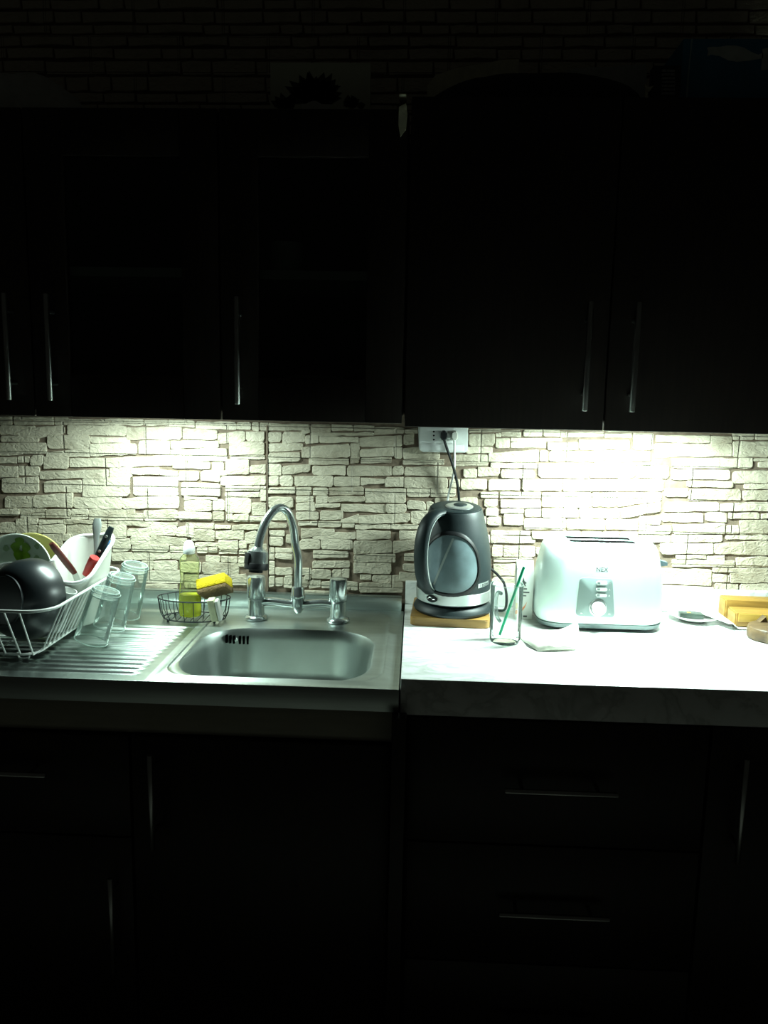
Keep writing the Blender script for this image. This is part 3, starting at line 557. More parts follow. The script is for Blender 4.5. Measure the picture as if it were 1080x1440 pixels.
# sponge leaning over the caddy
M = Matrix.Translation(Vector((-.4655, -.152, .9645))) @ Matrix.Rotation(R(-16), 4, 'Y') @ Matrix.Rotation(R(-30), 4, 'X')
t = thing('kitchen_sponge', 'yellow sponge with brown scouring side leaning in the wire caddy', 'sponge', (-.4655, -.152, .935))
bm = B(); box(bm, -.036, .036, -.027, .027, -.006, .020, .004, M=M); obj('foam', bm, 'sponge_yellow', t)
bm = B(); box(bm, -.036, .036, -.027, .027, -.0175, -.0063, .003, M=M); obj('scouring_pad', bm, 'scourer', t)
M = Matrix.Translation(Vector((-.4565, -.187, zb0+.0325))) @ Matrix.Rotation(R(-9), 4, 'Y') @ Matrix.Rotation(R(9), 4, 'X')
t = thing('soap_pad', 'small cream sponge standing on end in the wire caddy', 'sponge', (-.4565, -.187, zb0))
bm = B(); box(bm, -.0125, .004, -.011, .011, -.029, .026, .003, M=M); obj('soft_side', bm, 'cream_sponge', t)
bm = B(); box(bm, .0043, .0125, -.011, .011, -.029, .022, .003, M=M); obj('pale_side', bm, 'off_white', t)

# ---------------------------------------------------------------- dish rack
t = thing('dish_rack', 'white coated wire dish rack standing on the drainer', 'dish rack', (-.93, -.30, SZ))
RX, RL, RF, RB, RZ = -.694, -1.17, -.505, -.115, .995
BX, BL, BF, BB, BZ = -.742, -1.13, -.470, -.150, .897
def loop(x0, x1, y0, y1, z, r): return rrect((x0+x1)/2, (y0+y1)/2, (x1-x0)/2, (y1-y0)/2, r, z, 8)
bm = B(); tube(bm, loop(RL, RX, RF, RB, RZ, .05), .0032, 10, True); obj('rim', bm, 'wire_white', t)
bm = B(); tube(bm, loop(BL, BX, BF, BB, BZ, .03), .0024, 8, True); obj('base_ring', bm, 'wire_white', t)
def wire(p, q, r=.0018):
    bm = B(); tube(bm, [p, q], r, 7); obj('wire', bm, 'wire_white', t)
for i in range(14):
    f = i/13; y = RF+.058+(RB-RF-.116)*f; yb_ = BF+.03+(BB-BF-.06)*f
    wire((RX, y, RZ), (BX, yb_, BZ)); 
    if i % 2 == 0: wire((BX, yb_, BZ), (BL, yb_, BZ), .0016)
for i in range(13):
    f = i/12; x = RX-.058+(RL-RX+.116)*f; xb = min(x+.010, BX-.004)
    wire((x, RF, RZ), (xb, BF, BZ)); wire((x, RB, RZ), (xb, BB, BZ))
    if i % 3 == 0: wire((xb, BF, BZ), (xb, BB, BZ), .0016)
for x in (BX-.03, BL+.03):
    for y in (BF+.012, BB-.012):
        bm = B(); tube(bm, smooth_path([(x-.012, y, BZ), (x-.010, y, SZ+.005), (x, y, SZ+.0022), (x+.010, y, SZ+.005), (x+.012, y, BZ)], 5), .0019, 7); obj('foot', bm, 'wire_white', t)
FLOOR = BZ+.004
# plates
def plate(label, c, r, rim, face, lean, yawz=0, mark=None):
    M = Matrix.Translation(Vector(c)) @ Matrix.Rotation(yawz, 4, 'Z') @ Matrix.Rotation(R(90)-lean, 4, 'X')
    t = thing('plate', label, 'plate', (c[0], c[1], c[2]-r)); 
    bm = B(); lathe(bm, [(r*.55,-.012), (r*.62,-.012), (r*.97,.004), (r,.006), (r*.985,.0085), (r*.955,.008)], M=M, n=56, cap=False); obj('rim', bm, rim, t)
    bm = B(); lathe(bm, [(r*.55,-.012), (r*.02,-.012)], M=M, n=56); obj('base', bm, rim, t)
    bm = B(); lathe(bm, [(r*.955,.008), (r*.66,-.006), (r*.6,-.0075), (.002,-.0075)], M=M, n=56, cap=False); f = obj('face', bm, face, t)
    if mark: mark(f, M, r)
    return t
def blob(bm, cx, cy, rad, z, M, seed=0, n=14):
    pts = [M @ Vector((cx+rad*(1+.18*math.sin(3*a+seed))*math.cos(a), cy+rad*(1+.18*math.sin(2*a+seed))*math.sin(a), z)) for a in [2*math.pi*i/n for i in range(n)]]
    bm.faces.new(ring(bm, pts))
def clover(f, M, r):
    zf = lambda x, y: (-.0062 if math.hypot(x, y) < r*.63 else -.0062+(math.hypot(x, y)-r*.62)/(r*.33)*.0142)+.0006
    for (cx, cy, s, m_) in ((.006,.072,.011,'leaf_green'), (-.006,.058,.011,'leaf_green'), (.019,.058,.011,'leaf_green'), (.001,.039,.012,'leaf_green'), (.016,.038,.012,'leaf_green'), (.050,.062,.007,'leaf_dim'), (.046,.033,.008,'leaf_dim'), (.058,.024,.006,'leaf_dim'), (-.028,.055,.007,'leaf_dim')):
        bm = B(); n = 14; vs = []
        for i in range(n):
            a = 2*math.pi*i/n; x = cx+s*(1+.15*math.sin(3*a+cx*99))*math.cos(a); y = cy+s*(1+.15*math.sin(2*a+cy*99))*math.sin(a)
            vs.append(bm.verts.new(M @ Vector((x, y, zf(x, y)))))
        ctr = bm.verts.new(M @ Vector((cx, cy, zf(cx, cy))))
        for i in range(n): bm.faces.new((ctr, vs[i], vs[(i+1) % n]))
        obj('leaf_print', bm, m_, f)
plate('pale plate with green clover leaf print standing in the dish rack', (-.930, -.176, FLOOR+.0905), .0905, 'plate_rim', 'plate_green_white', R(10), mark=clover)
plate('yellow plate standing behind the clover plate in the dish rack', (-.907, -.150, FLOOR+.0895), .0895, 'plate_yellow', 'plate_yellow', R(10))
def dots(f, M, r):
    for (x, y, s, m_) in ((.026,.040,.006,'orange_print'), (.036,.038,.004,'orange_print'), (-.004,.034,.007,'green_print')):
        bm = B(); pts = [M @ Vector((x+s*1.3*math.cos(a), y+s*.8*math.sin(a), (-.006+max(0, (math.hypot(x, y)-r*.62))/(r*.33)*.0142)+.002)) for a in [2*math.pi*i/12 for i in range(12)]]
        bm.faces.new(ring(bm, pts)); obj('print_patch', bm, m_, f)
plate('small white plate with orange and green print behind the black bowl', (-.905, -.268, FLOOR+.068), .067, 'ceramic', 'ceramic', R(28), mark=dots)
# black bowl on its edge
M = axis_matrix((-.800, -.393, .988), (-.34, -.92, .18))
t = thing('mixing_bowl', 'black bowl on its edge in the dish rack with its foot facing out', 'bowl', (-.792, -.40, FLOOR))
bm = B(); lathe(bm, [(.084,-.030), (.0845,-.015), (.082,.004), (.076,.024), (.067,.037), (.057,.046), (.0505,.049)], M=M, n=56, cap=False)
lathe(bm, [(.084,-.030), (.0825,-.030), (.080,-.012), (.077,.004), (.070,.022), (.058,.035), (.04,.042), (.001,.044)], M=M, n=56, cap=False); obj('shell', bm, 'black_pan', t, angle=60)
bm = B(); lathe(bm, [(.0515,.048), (.052,.0535), (.049,.054), (.048,.049), (.001,.0485)], M=M, n=48, cap=False); obj('foot_ring', bm, 'black_pan', t)
bm = B(); lathe(bm, [(.008,0), (.0145,.001), (.0165,.02), (.018,.095), (.0165,.095), (.0145,.02), (.0,.006)], M=axis_matrix((-.764, -.338, FLOOR+.005), (.036, .0, .097)), n=28); tag(obj('cup', bm, 'ceramic', origin=(-.764, -.338, FLOOR)), 'slim white cup between the black bowl and the cutlery holder', 'cup')

# cutlery holder
t = thing('cutlery_holder', 'white plastic cutlery holder with a slanted rim in the dish rack', 'holder', (-.752, -.235, FLOOR))
def hr(f, off=0):
    z = FLOOR+.145*f; out = []
    for p in rrect(-.7545+.004*f, -.236, .043+.012*f-off, .060+.016*f-off, .035, z, 8, R(-6)):
        k = (p.y+.236)/.076; p = p.copy(); p.z += f*(k*.036-.004+.014*max(0, (p.x+.75)/.055)*(.5+k*.5)); out.append(p)
    return out
bm = B(); outer = [hr(0), hr(.05), hr(.4), hr(.75), hr(1)]; inner = [hr(1, .0025), hr(.75, .0025), hr(.4, .0025), [p+Vector((0,0,.003)) for p in hr(.0, .004)]]
loft(bm, outer+inner); obj('shell', bm, 'off_white', t)
bm = B(); tube(bm, [p+Vector((0,0,.0)) for p in hr(1, -.001)], .0045, 8, True); obj('rim', bm, 'white_plastic', t)
ztop = lambda p: p
# cutlery: (tip point in the holder, handle start, handle end)
def cutlery(name, label, tip, mid_, top, hmat, hw, ht, blade=None, cat='knife', side=Vector((1,0,0)), prof=None):
    tip, mid_, top = Vector(tip), Vector(mid_), Vector(top)
    t = thing(name, label, cat, tip)
    bm = B(); pts = [mid_.lerp(top, s/8) for s in range(9)]
    tube(bm, pts, prof or [.8, .95, 1, 1, 1, 1, 1, .95, .75], 12, flat=(side, hw, ht)); obj('handle', bm, hmat, t)
    bm = B(); pts = [tip, tip.lerp(mid_, .5), mid_]; tube(bm, pts, [.5, 1, .8], 10, flat=(side, blade or hw*.6, .0009 if blade else ht*.6)); obj('blade', bm, 'spoon_steel', t)
zi = FLOOR+.007
a, b = P(105, 806, Y=-.225), P(72, 764, Y=-.262)
cutlery('table_knife', 'knife with a dark red-brown wooden handle in the cutlery holder', (-.745, -.205, zi), a, b, 'knife_wood', .0085, .006, .009)
a, b = P(133, 795, Y=-.205), P(137, 729, Y=-.185)
cutlery('serving_spoon', 'steel spoon with a flared handle standing in the cutlery holder', (-.748, -.222, zi), a, b, 'spoon_steel', .0105, .0022, cat='spoon', prof=[.45, .42, .42, .45, .55, .72, .95, 1.05, .7])
a, b = P(121, 808, Y=-.245), P(133.5, 784, Y=-.252)
cutlery('peeler', 'red handled utensil standing in the cutlery holder', (-.762, -.238, zi), a, b, 'red_plastic', .0115, .0115, .007, cat='utensil', prof=[.75, .8, .85, .9, .93, .96, 1, 1, .93])
a, b = P(133, 792, Y=-.215), P(157, 741, Y=-.2)
cutlery('kitchen_knife', 'knife with a long riveted black handle in the cutlery holder', (-.742, -.250, zi), a, b, 'black_plastic', .0085, .0065, .010)
o = bpy.data.objects['kitchen_knife']
for s in (.35, .75):
    c = a.lerp(b, s)+Vector((0, -.0068, 0)); bm = B(); lathe(bm, [(0,-.001), (.0032,-.001), (.0032,.001), (0,.0012)], M=axis_matrix(c, (0,-1,0)), n=12); obj('rivet', bm, 'spoon_steel', o)
a, b = P(147, 784, Y=-.200), P(155.5, 761, Y=-.192)
cutlery('butter_knife', 'blue handled utensil behind the black handled knife', (-.733, -.195, zi), a, b, 'blue_plastic', .006, .005, .006, cat='utensil')

# upturned tumblers leaning on the rack
def tumbler(label, base, top):
    base, top = Vector(base), Vector(top); M = axis_matrix(base, top-base); L = (top-base).length
    t = thing('drinking_glass', label, 'glass', base, group='upturned glasses beside the dish rack')
    bm = B(); lathe(bm, [(.0345,0), (.0345,.002), (.0305,L-.006), (.0285,L-.001), (.026,L), (.022,L-.0015), (.001,L-.002)], M=M, n=40, cap=False)
    lathe(bm, [(.0345,0), (.0328,.0), (.0322,.004), (.0288,L-.014), (.026,L-.017), (.001,L-.018)], M=M, n=40, cap=False); obj('glass_body', bm, 'glass', t, angle=60)
    bm = B(); tube(bm, [M @ Vector((.0265*math.cos(2*math.pi*i/32), .0265*math.sin(2*math.pi*i/32), L-.0005)) for i in range(32)], .0011, 6, True); obj('base_edge', bm, 'glass_edge_glint', t)  # pale rings added so the glass edges show as bright ellipses
    bm = B(); tube(bm, [M @ Vector((.0303*math.cos(2*math.pi*i/32), .0303*math.sin(2*math.pi*i/32), L-.0055)) for i in range(32)], .0008, 6, True); obj('shoulder_edge', bm, 'glass_edge_glint', t)
    bm = B(); tube(bm, [M @ Vector((.0337*math.cos(2*math.pi*i/32), .0337*math.sin(2*math.pi*i/32), .001)) for i in range(32)], .0009, 6, True); obj('mouth_edge', bm, 'glass_edge_glint', t)
tumbler('upturned clear glass by the front corner of the dish rack', (-.671, -.375, SZ+.0150), (-.637, -.365, 1.006))
tumbler('middle upturned clear glass between two others beside the dish rack', (-.672, -.275, SZ+.0150), (-.641, -.268, 1.014))
tumbler('upturned clear glass by the back of the dish rack, nearest the stone wall', (-.672, -.182, SZ+.0150), (-.642, -.182, 1.020))

# ---------------------------------------------------------------- kettle on its board
bm = B(); pts = rrect(.0925, -.118, .0905, .092, .012, .9005, 5, R(-3))
loft(bm, [[p+Vector((0,0,.002))*0 for p in pts], [p+Vector((0,0,.0195)) for p in pts]])
bmesh.ops.bevel(bm, geom=[e for e in bm.edges if abs(e.verts[0].co.z-e.verts[1].co.z) < 1e-5], offset=.002, segments=2, affect='EDGES')
t = thing('wooden_board', 'small honey-coloured wooden board under the kettle', 'board', (.0925, -.118, .9005))
obj('board_slab', bm, 'board_wood', t)
KX, KY, KZ = .0975, -.124, .9205
t = thing('electric_kettle', 'black electric kettle with silver band and oval water window on wooden board', 'kettle', (KX, KY, KZ))
bm = B(); lathe(bm, [(.086,0), (.091,.002), (.093,.007), (.090,.014), (.083,.021), (.078,.023), (.02,.023)], (KX, KY, KZ), 64); obj('power_base', bm, 'black_plastic', t)
KP = [(.024,.080), (.029,.0855), (.0545,.0868), (.08,.0872), (.11,.0866), (.14,.084), (.17,.0795), (.20,.0725), (.225,.066), (.240,.0615)]
def kr(z):
    for (a, ra), (b, rb) in zip(KP, KP[1:]):
        if a <= z <= b: s = (z-a)/(b-a); return ra+(rb-ra)*s
    return KP[0][1] if z < .024 else KP[-1][1]
def slope(v):
    k = min(1, max(0, (v.z-KZ-.15)/.09)); v.z += .105*k*(v.y-KY); return v
def sloped(bm):
    for v in bm.verts: slope(v.co)
    return bm
def ks(az, z, d=0): r = kr(z)+d; return slope(Vector((KX+r*math.sin(az), KY-r*math.cos(az), KZ+z)))
bm = B(); prof = [(.07,.0235)]+[(r, z) for z, r in KP]+[(.060,.2425), (.058,.2425)]
lathe(bm, prof, (KX, KY, KZ), 72); body = obj('body', sloped(bm), 'black_plastic', t, angle=50)
bm = B(); lathe(bm, [(.0862,.0285), (.0872,.029), (.0880,.054), (.0870,.0545)], (KX, KY, KZ), 72, cap=False); band = obj('band', bm, 'silver', t, label='brushed silver band')
bm = B(); vs = []
M = Matrix.Translation(Vector((KX, KY, KZ)))
for i in range(28):
    a = 2*math.pi*i/28; az = R(-36)+R(9.5)*math.cos(a); z = .0415+.0082*math.sin(a); r = .0885; vs.append(bm.verts.new((KX+r*math.sin(az), KY-r*math.cos(az), KZ+z)))
bm.faces.new(vs); ext = bmesh.ops.extrude_face_region(bm, geom=bm.faces[:])['geom']
for v in [g_ for g_ in ext if isinstance(g_, bmesh.types.BMVert)]:
    d = (v.co-Vector((KX, KY, v.co.z))).normalized(); v.co += d*.0012
bd = obj('badge', bm, 'black_rubber', band, label='black oval badge')
bm = B(); tube(bm, [Vector((KX+.0903*math.sin(az), KY-.0903*math.cos(az), KZ+z)) for az, z in ((R(-42.5), .0400), (R(-39.5), .0445), (R(-35), .0435), (R(-34), .040), (R(-30.5), .041))], .0009, 6); obj('badge_mark', bm, 'silver', bd)
# lid
bm = B(); lathe(bm, [(.0575,.2415), (.0575,.2445), (.052,.2465), (.038,.2475), (.001,.2475)], (KX, KY, KZ), 56); lid = obj('lid', sloped(bm), 'black_plastic', t)
bm = B(); lathe(bm, [(.032,0), (.0325,.0015), (.029,.0035), (.012,.0030), (.001,.0028)], (KX+.007, KY-.010, KZ+.2472), 48); obj('lid_disc', sloped(bm), 'silver', lid, label='pale silver lid disc')
bm = B(); lathe(bm, [(.016,0), (.0155,.002), (.012,.0032), (.001,.0034)], (KX+.010, KY-.004, KZ+.2498), 36, fn=lambda a, z: 1); obj('lid_button', sloped(bm), 'black_plastic', lid)
# window
AZ0, AZW, WZ, WH = R(-10), R(44), .126, .067
def wpt(a, s, d):
    c, s_ = math.cos(a), math.sin(a); c = math.copysign(abs(c)**.85, c); s_ = math.copysign(abs(s_)**.9, s_)
    z = WZ+WH*s*s_; az = AZ0+AZW*s*c*(1-.10*s_)
    return ks(az, z, d)
bm = B(); NW = 56
rg = [ring(bm, [wpt(2*math.pi*i/NW, s, .0010) for i in range(NW)]) for s in (1, .8, .6, .4, .2, .02)]
for a_, b_ in zip(rg, rg[1:]): skin(bm, a_, b_)
bm.faces.new(rg[-1]); win = obj('water_window', bm, 'window_blue', t, label='pale blue translucent oval water window')
bm = B(); rg = [ring(bm, [wpt(2*math.pi*i/NW, s, d) for i in range(NW)]) for s, d in ((1.15, .0002), (1.10, .0026), (1.03, .0034), (.99, .0004))]
for a_, b_ in zip(rg, rg[1:]): skin(bm, a_, b_)
obj('window_rim', bm, 'black_rubber', t)
bm = B(); q0, q1 = (R(-6), .187), (R(-33), .075)
va = []; vb = []
for i in range(13):
    s = i/12; az = q0[0]+(q1[0]-q0[0])*s; z = q0[1]+(q1[1]-q0[1])*s
    va.append(bm.verts.new(ks(az-R(1.7), z, .0016))); vb.append(bm.verts.new(ks(az+R(1.7), z, .0016)))
for i in range(12): bm.faces.new((va[i], va[i+1], vb[i+1], vb[i]))
obj('gauge_stripe', bm, 'stripe_pale', win)
# handle
HA = R(-42); hd = Vector((math.sin(HA), -math.cos(HA), 0)); hs = Vector((-hd.y, hd.x, 0))
hp = [(.050,.236), (.078,.233), (.104,.214), (.118,.18), (.121,.14), (.115,.10), (.103,.072), (.088,.058)]
hpts = smooth_path([Vector((KX, KY, KZ+z))+hd*r for r, z in hp], 5)
bm = B(); tube(bm, hpts, [1.0]*len(hpts), 16, flat=(hs, .0175, .0095)); hnd = obj('handle', bm, 'black_plastic', t)
bm = B(); tube(bm, [p+hs*.0155-hd*.006 for p in hpts[3:]], .0016, 6); obj('handle_trim', bm, 'silver', hnd, label='thin silver trim line')
# brand plate low on the right
bm = B(); va = []; vb = []
for i in range(7):
    az = R(37)+R(26)*i/6; z = .073+.0004*i; va.append(bm.verts.new(ks(az, z-.0045, .0008))); vb.append(bm.verts.new(ks(az, z+.0055, .0008)))
for i in range(6): bm.faces.new((va[i], va[i+1], vb[i+1], vb[i]))
pl = obj('name_plate', bm, 'silver', t)
for i, ch in enumerate('IBOM'):
    az = R(40.5)+R(5.6)*i; c = ks(az, .0735, .0011); Mx = Matrix.Translation(c) @ Matrix.Rotation(az, 4, 'Z') @ FACE
    obj('letter', text_mesh(ch, .0095, Mx, .0002), 'ink', pl)

# ---------------------------------------------------------------- socket and cords
t = thing('power_socket', 'white wall socket box with three pin holes above the kettle', 'socket', (.067, -.012, 1.285))
bm = B(); pts = [P(x, y, Y=-.0075) for x, y in ((588, 598), (657.5, 600), (657.5, 633), (654, 636), (594, 635), (589, 631))]
prism(bm, pts, (0, -.014, 0)); bmesh.ops.bevel(bm, geom=[e for e in bm.edges], offset=.0015, segments=2, affect='EDGES'); obj('back_box', bm, 'white_plastic', t)
bm = B(); a, b = P(591, 600, Y=-.022), P(638, 623.5, Y=-.022); box(bm, a.x, b.x, -.0255, -.0222, b.z, a.z, .0008); fp = obj('face_plate', bm, 'white_plastic', t)
for y in (607, 612.5, 618.3):
    c = P(610, y, Y=-.0257); bm = B(); lathe(bm, [(0,0), (.0022,0), (.0022,.0006), (0,.0006)], M=axis_matrix(c, (0,-1,0)), n=14); obj('pin_hole', bm, 'hole_shade', fp)
bm = B(); a, b = P(591, 624.5, Y=-.022), P(652, 634.5, Y=-.022); box(bm, a.x, b.x, -.0245, -.0222, b.z, a.z, .0008); obj('cover_strip', bm, 'white_plastic', t)
def plug_cord(owner, label, px, py, hw, mat_, cmat, path, r, hh=13):
    a = P(px, py, Y=-.03)
    h0 = P(px, py+hh*.55, Y=-.035).z; bm = B(); tube(bm, smooth_path([Vector((a.x, -.040, h0+.004))]+path, 6), r, 8); t = thing('plug_and_cable', label, 'cable', a) if owner is None else bpy.data.objects[owner]
    t = obj('power_cord', bm, cmat, t, label=None if owner is None else label)
    bm = B(); h0, h1 = P(px, py+hh*.55, Y=-.035).z, P(px, py-hh*.5, Y=-.035).z
    pts = [Vector((a.x-hw, 0, h0+.005)), Vector((a.x-hw*.55, 0, h0)), Vector((a.x+hw*.55, 0, h0)), Vector((a.x+hw, 0, h0+.005)), Vector((a.x+hw, 0, h1-.006)), Vector((a.x+hw*.4, 0, h1)), Vector((a.x-hw*.4, 0, h1)), Vector((a.x-hw, 0, h1-.006))]
    loft(bm, [[p+Vector((0,-.026,0)) for p in pts], [p+Vector((0,-.040,0)) for p in pts], [Vector((a.x+(p.x-a.x)*.7, -.048, (h0+h1)/2+(p.z-(h0+h1)/2)*.75)) for p in pts]]); obj('plug', bm, mat_, t)
plug_cord('electric_kettle', 'black plug and cable hanging from the socket behind the kettle', 624, 612, .0075, 'black_rubber', 'black_rubber',
          [P(629, 632, Y=-.040), P(637, 655, Y=-.036), P(643, 680, Y=-.030), P(645.5, 702, Y=-.022), P(647, 730, Y=-.014), Vector((.125, -.013, 1.03)), Vector((.165, -.016, 1.018)), P(694, 803, Y=-.03), P(703, 812, Y=-.045), P(709, 821, Y=-.052), Vector((.232, -.06, .935)), Vector((.228, -.065, .905)), Vector((.203, -.07, .9045)), Vector((.194, -.075, .9045))], .0033)


# ---------------------------------------------------------------- toaster
TX, TYc, T0 = .4315, -.126, .9005
t = thing('toaster', 'white two-slot toaster with grey control panel and round dial', 'toaster', (TX, TYc, T0))
TP = [(.016,.139,.079), (.020,.1425,.0825), (.05,.1435,.083), (.09,.142,.0815), (.13,.1375,.0785), (.16,.1325,.075), (.180,.128,.071), (.190,.123,.066), (.1955,.115,.058)]
def thy(z):
    for a, b in zip(TP, TP[1:]):
        if a[0] <= z <= b[0]: return a[2]+(b[2]-a[2])*(z-a[0])/(b[0]-a[0])
    return TP[0][2]
bm = B(); loft(bm, [rrect(TX, TYc, hx_, hy_, .050, T0+z, 10) for z, hx_, hy_ in TP]); obj('body', bm, 'toaster_white', t, angle=50)
bm = B(); loft(bm, [rrect(TX, TYc, a_, b_, .045, T0+z, 10) for z, a_, b_ in ((.004,.130,.072), (.006,.138,.079), (.0155,.141,.081), (.0158,.138,.079))]); obj('base', bm, 'toaster_base', t, label='dark grey base')
for sx_ in (-1, 1):
    for sy_ in (-1, 1):
        bm = B(); lathe(bm, [(.009,0), (.010,.001), (.011,.0045), (0,.0045)], (TX+sx_*.100, TYc+sy_*.058, T0), 16); obj('foot', bm, 'toaster_base', t)
for k, y in enumerate((-.022, .022)):
    bm = B(); box(bm, TX-.072, TX+.076, TYc+y-.0145, TYc+y+.0145, T0+.192, T0+.1960, .0003); obj('bread_slot', bm, 'hole_shade', t, label='dark bread slot')
def tf(x, z, d): return Vector((TX+x, TYc-thy(z)-d, T0+z))
# control panel: rounded trapezium lying on the front
def panel_outline(s=1):
    cs = [(-.0625,.036), (.0245,.034), (.0155,.1225), (-.0565,.1235)]; out = []; r = .010
    for i in range(4):
        p, a_, b_ = Vector(cs[i]), Vector(cs[i-1]), Vector(cs[(i+1) % 4])
        p0_, p1_ = p+(a_-p).normalized()*r, p+(b_-p).normalized()*r
        for j in range(6): u = j/5; out.append((1-u)**2*p0_+2*u*(1-u)*p+u*u*p1_)
    return out
bm = B(); ol = panel_outline(); a_ = ring(bm, [tf(p.x, p.y, .0002) for p in ol]); b_ = ring(bm, [tf(p.x, p.y, .0018) for p in ol]); skin(bm, a_, b_)
c_ = ring(bm, [tf(-.019+(p.x+.019)*.96, .079+(p.y-.079)*.97, .0024) for p in ol]); skin(bm, b_, c_)
mid_ = bm.verts.new(tf(-.019, .079, .0024))
for i in range(len(c_)): bm.faces.new((c_[i], c_[(i+1) % len(c_)], mid_))
cp = obj('control_panel', bm, 'grey_panel', t, angle=60, label='grey control panel')
for k, z in enumerate((.1125, .0985, .0850)):
    bm = B(); pts = []
    for (cx_, a0) in ((.0005, -90), (-.0165, 90)):
        for i in range(9): a = R(a0+180*i/8); pts.append((cx_+.0038*math.cos(a), z+.0038*math.sin(a)))
    loft(bm, [[tf(x, zz, .002) for x, zz in pts], [tf(x, zz, .0055) for x, zz in pts]]); bt = obj('button', bm, 'white_plastic', cp)
    bm = B(); box(bm, -.0028, .0028, -.0004, .0004, -.0024, .0024, M=Matrix.Translation(tf(-.0150, z, .0056))); obj('button_icon', bm, 'grey_panel', bt)
    bm = B(); c = tf(.0095, z, .0030); bm.faces.new(ring(bm, [c+Vector((-.0022,0,-.0022)), c+Vector((.0022,0,-.0022)), c+Vector((0,0,.0022))])); obj('panel_icon', bm, 'silver', cp)
Md = axis_matrix(tf(-.014, .0560, .0018), (0, -1, .03))
bm = B(); lathe(bm, [(.0165,0), (.0195,.0), (.0195,.0022), (.0170,.0028), (.0165,.0)], M=Md, n=40); dl = obj('dial_ring', bm, 'silver', cp)
bm = B(); lathe(bm, [(.0148,.0), (.0148,.010), (.0135,.012), (.001,.0122)], M=Md, n=40); obj('dial', bm, 'white_plastic', dl)
for x in (-.050, .012):
    c = tf(x, .0425, .0030); bm = B(); box(bm, -.0022, .0022, -.0003, .0003, -.0008, .0008, M=Matrix.Translation(c)); obj('panel_mark', bm, 'silver', cp)
obj('brand_lettering', text_mesh('NEX', .0135, Matrix.Translation(tf(-.008, .1415, .0006)) @ FACE, .0003), 'ink_teal', t)
bm = B(); lv = [Vector((TX+.131, TYc-.012, T0+.155)), Vector((TX+.158, TYc-.010, T0+.148)), Vector((TX+.158, TYc-.010, T0+.1405)), Vector((TX+.131, TYc-.012, T0+.1375))]
prism(bm, lv, (0, .022, 0)); obj('lever', bm, 'lever_grey', t, label='grey lever')

plug_cord(None, 'white plug and cable hanging from the socket beside the black plug', 639, 612, .008, 'off_white', 'cord_white',
          [P(639, 632, Y=-.036), P(639, 655, Y=-.030), P(636.5, 672, Y=-.024), P(632, 690, Y=-.017), P(629, 706, Y=-.013), Vector((.075, -.0125, 1.10)), Vector((.07, -.0125, 1.03)), Vector((.08, -.0255, .975)), Vector((.09, -.0265, .93)), Vector((.14, -.0265, .904)), Vector((.19, -.028, .9035)), Vector((.215, -.034, .9035))], .0026)

# ---------------------------------------------------------------- mug, straw, carton, paper
MX, MY = .2015, -.3035
t = thing('glass_mug', 'tall clear glass mug with a handle between kettle and toaster', 'mug', (MX, MY, .9005))
bm = B(); lathe(bm, [(.001,0), (.028,0), (.031,.002), (.0335,.012), (.0345,.123), (.0350,.127), (.0338,.1285), (.0322,.126), (.0312,.02), (.028,.013), (.001,.011)], (MX, MY, .9005), 48, cap=False); obj('glass_body', bm, 'mug_glass', t, angle=60)
bm = B(); tube(bm, [(MX+.0338*math.cos(2*math.pi*i/40), MY+.0338*math.sin(2*math.pi*i/40), .9005+.1275) for i in range(40)], .0011, 6, True); obj('rim', bm, 'glass', t)
hd2 = Vector((-.25, .97, 0)).normalized()
bm = B(); tube(bm, smooth_path([Vector((MX, MY, .9005+z))+hd2*r for r, z in ((.033,.098), (.052,.095), (.063,.078), (.062,.058), (.052,.042), (.033,.036))], 6), .0042, 12); obj('mug_handle', bm, 'thick_glass', t)
a, b = P(702.5, 893, Y=-.302), P(737, 797, Y=-.290); a.z = max(a.z, .9140); bm = B(); tube(bm, [a, b], .0031, 12)
tag(obj('drinking_straw', bm, 'straw_green', origin=a), 'green straw leaning in the clear glass mug', 'straw')
t = thing('carton', 'narrow white printed carton beside the toaster', 'carton', (.2655, -.112, .9005))
bm = B(); box(bm, .2450, .2850, -.130, -.094, .9005, 1.026, .001); prism(bm, [Vector((.2455, y, z)) for y, z in ((-.1295, 1.026), (-.0945, 1.026), (-.112, 1.041))], (.039, 0, 0)); obj('box', bm, 'carton_white', t)
fy = -.1303
def mark(x0, x1, z0, z1, m_='ink', n='print_line'):
    bm = B(); box(bm, x0, x1, fy-.0002, fy+.0002, z0, z1); obj(n, bm, m_, t)
def sw(pts, m_, n):
    bm = B(); bm.faces.new(ring(bm, [Vector((x, fy-.0004, z)) for x, z in pts])); obj(n, bm, m_, t)
sw([(0.2585, .993), (0.2610, 1.003), (0.2632, .994), (0.2690, .989), (0.2650, .987), (0.2680, .980), (0.2625, .984)], 'ink', 'emblem')
mark(0.2580, 0.2700, .9735, .9765); mark(0.2590, 0.2760, .9650, .9680); mark(0.2580, 0.2690, .9570, .9595); mark(0.2575, 0.2615, .9500, .9540)
sw([(0.2452, .922), (0.2580, .926), (0.2660, .934), (0.2720, .945), (0.2670, .930), (0.2600, .919), (0.2452, .913)], 'orange_print', 'swoosh')
sw([(0.2452, .941), (0.2570, .939), (0.2580, .929), (0.2452, .925)], 'carton_tan', 'tan_patch')
mark(0.2640, 0.2730, .9065, .9105)
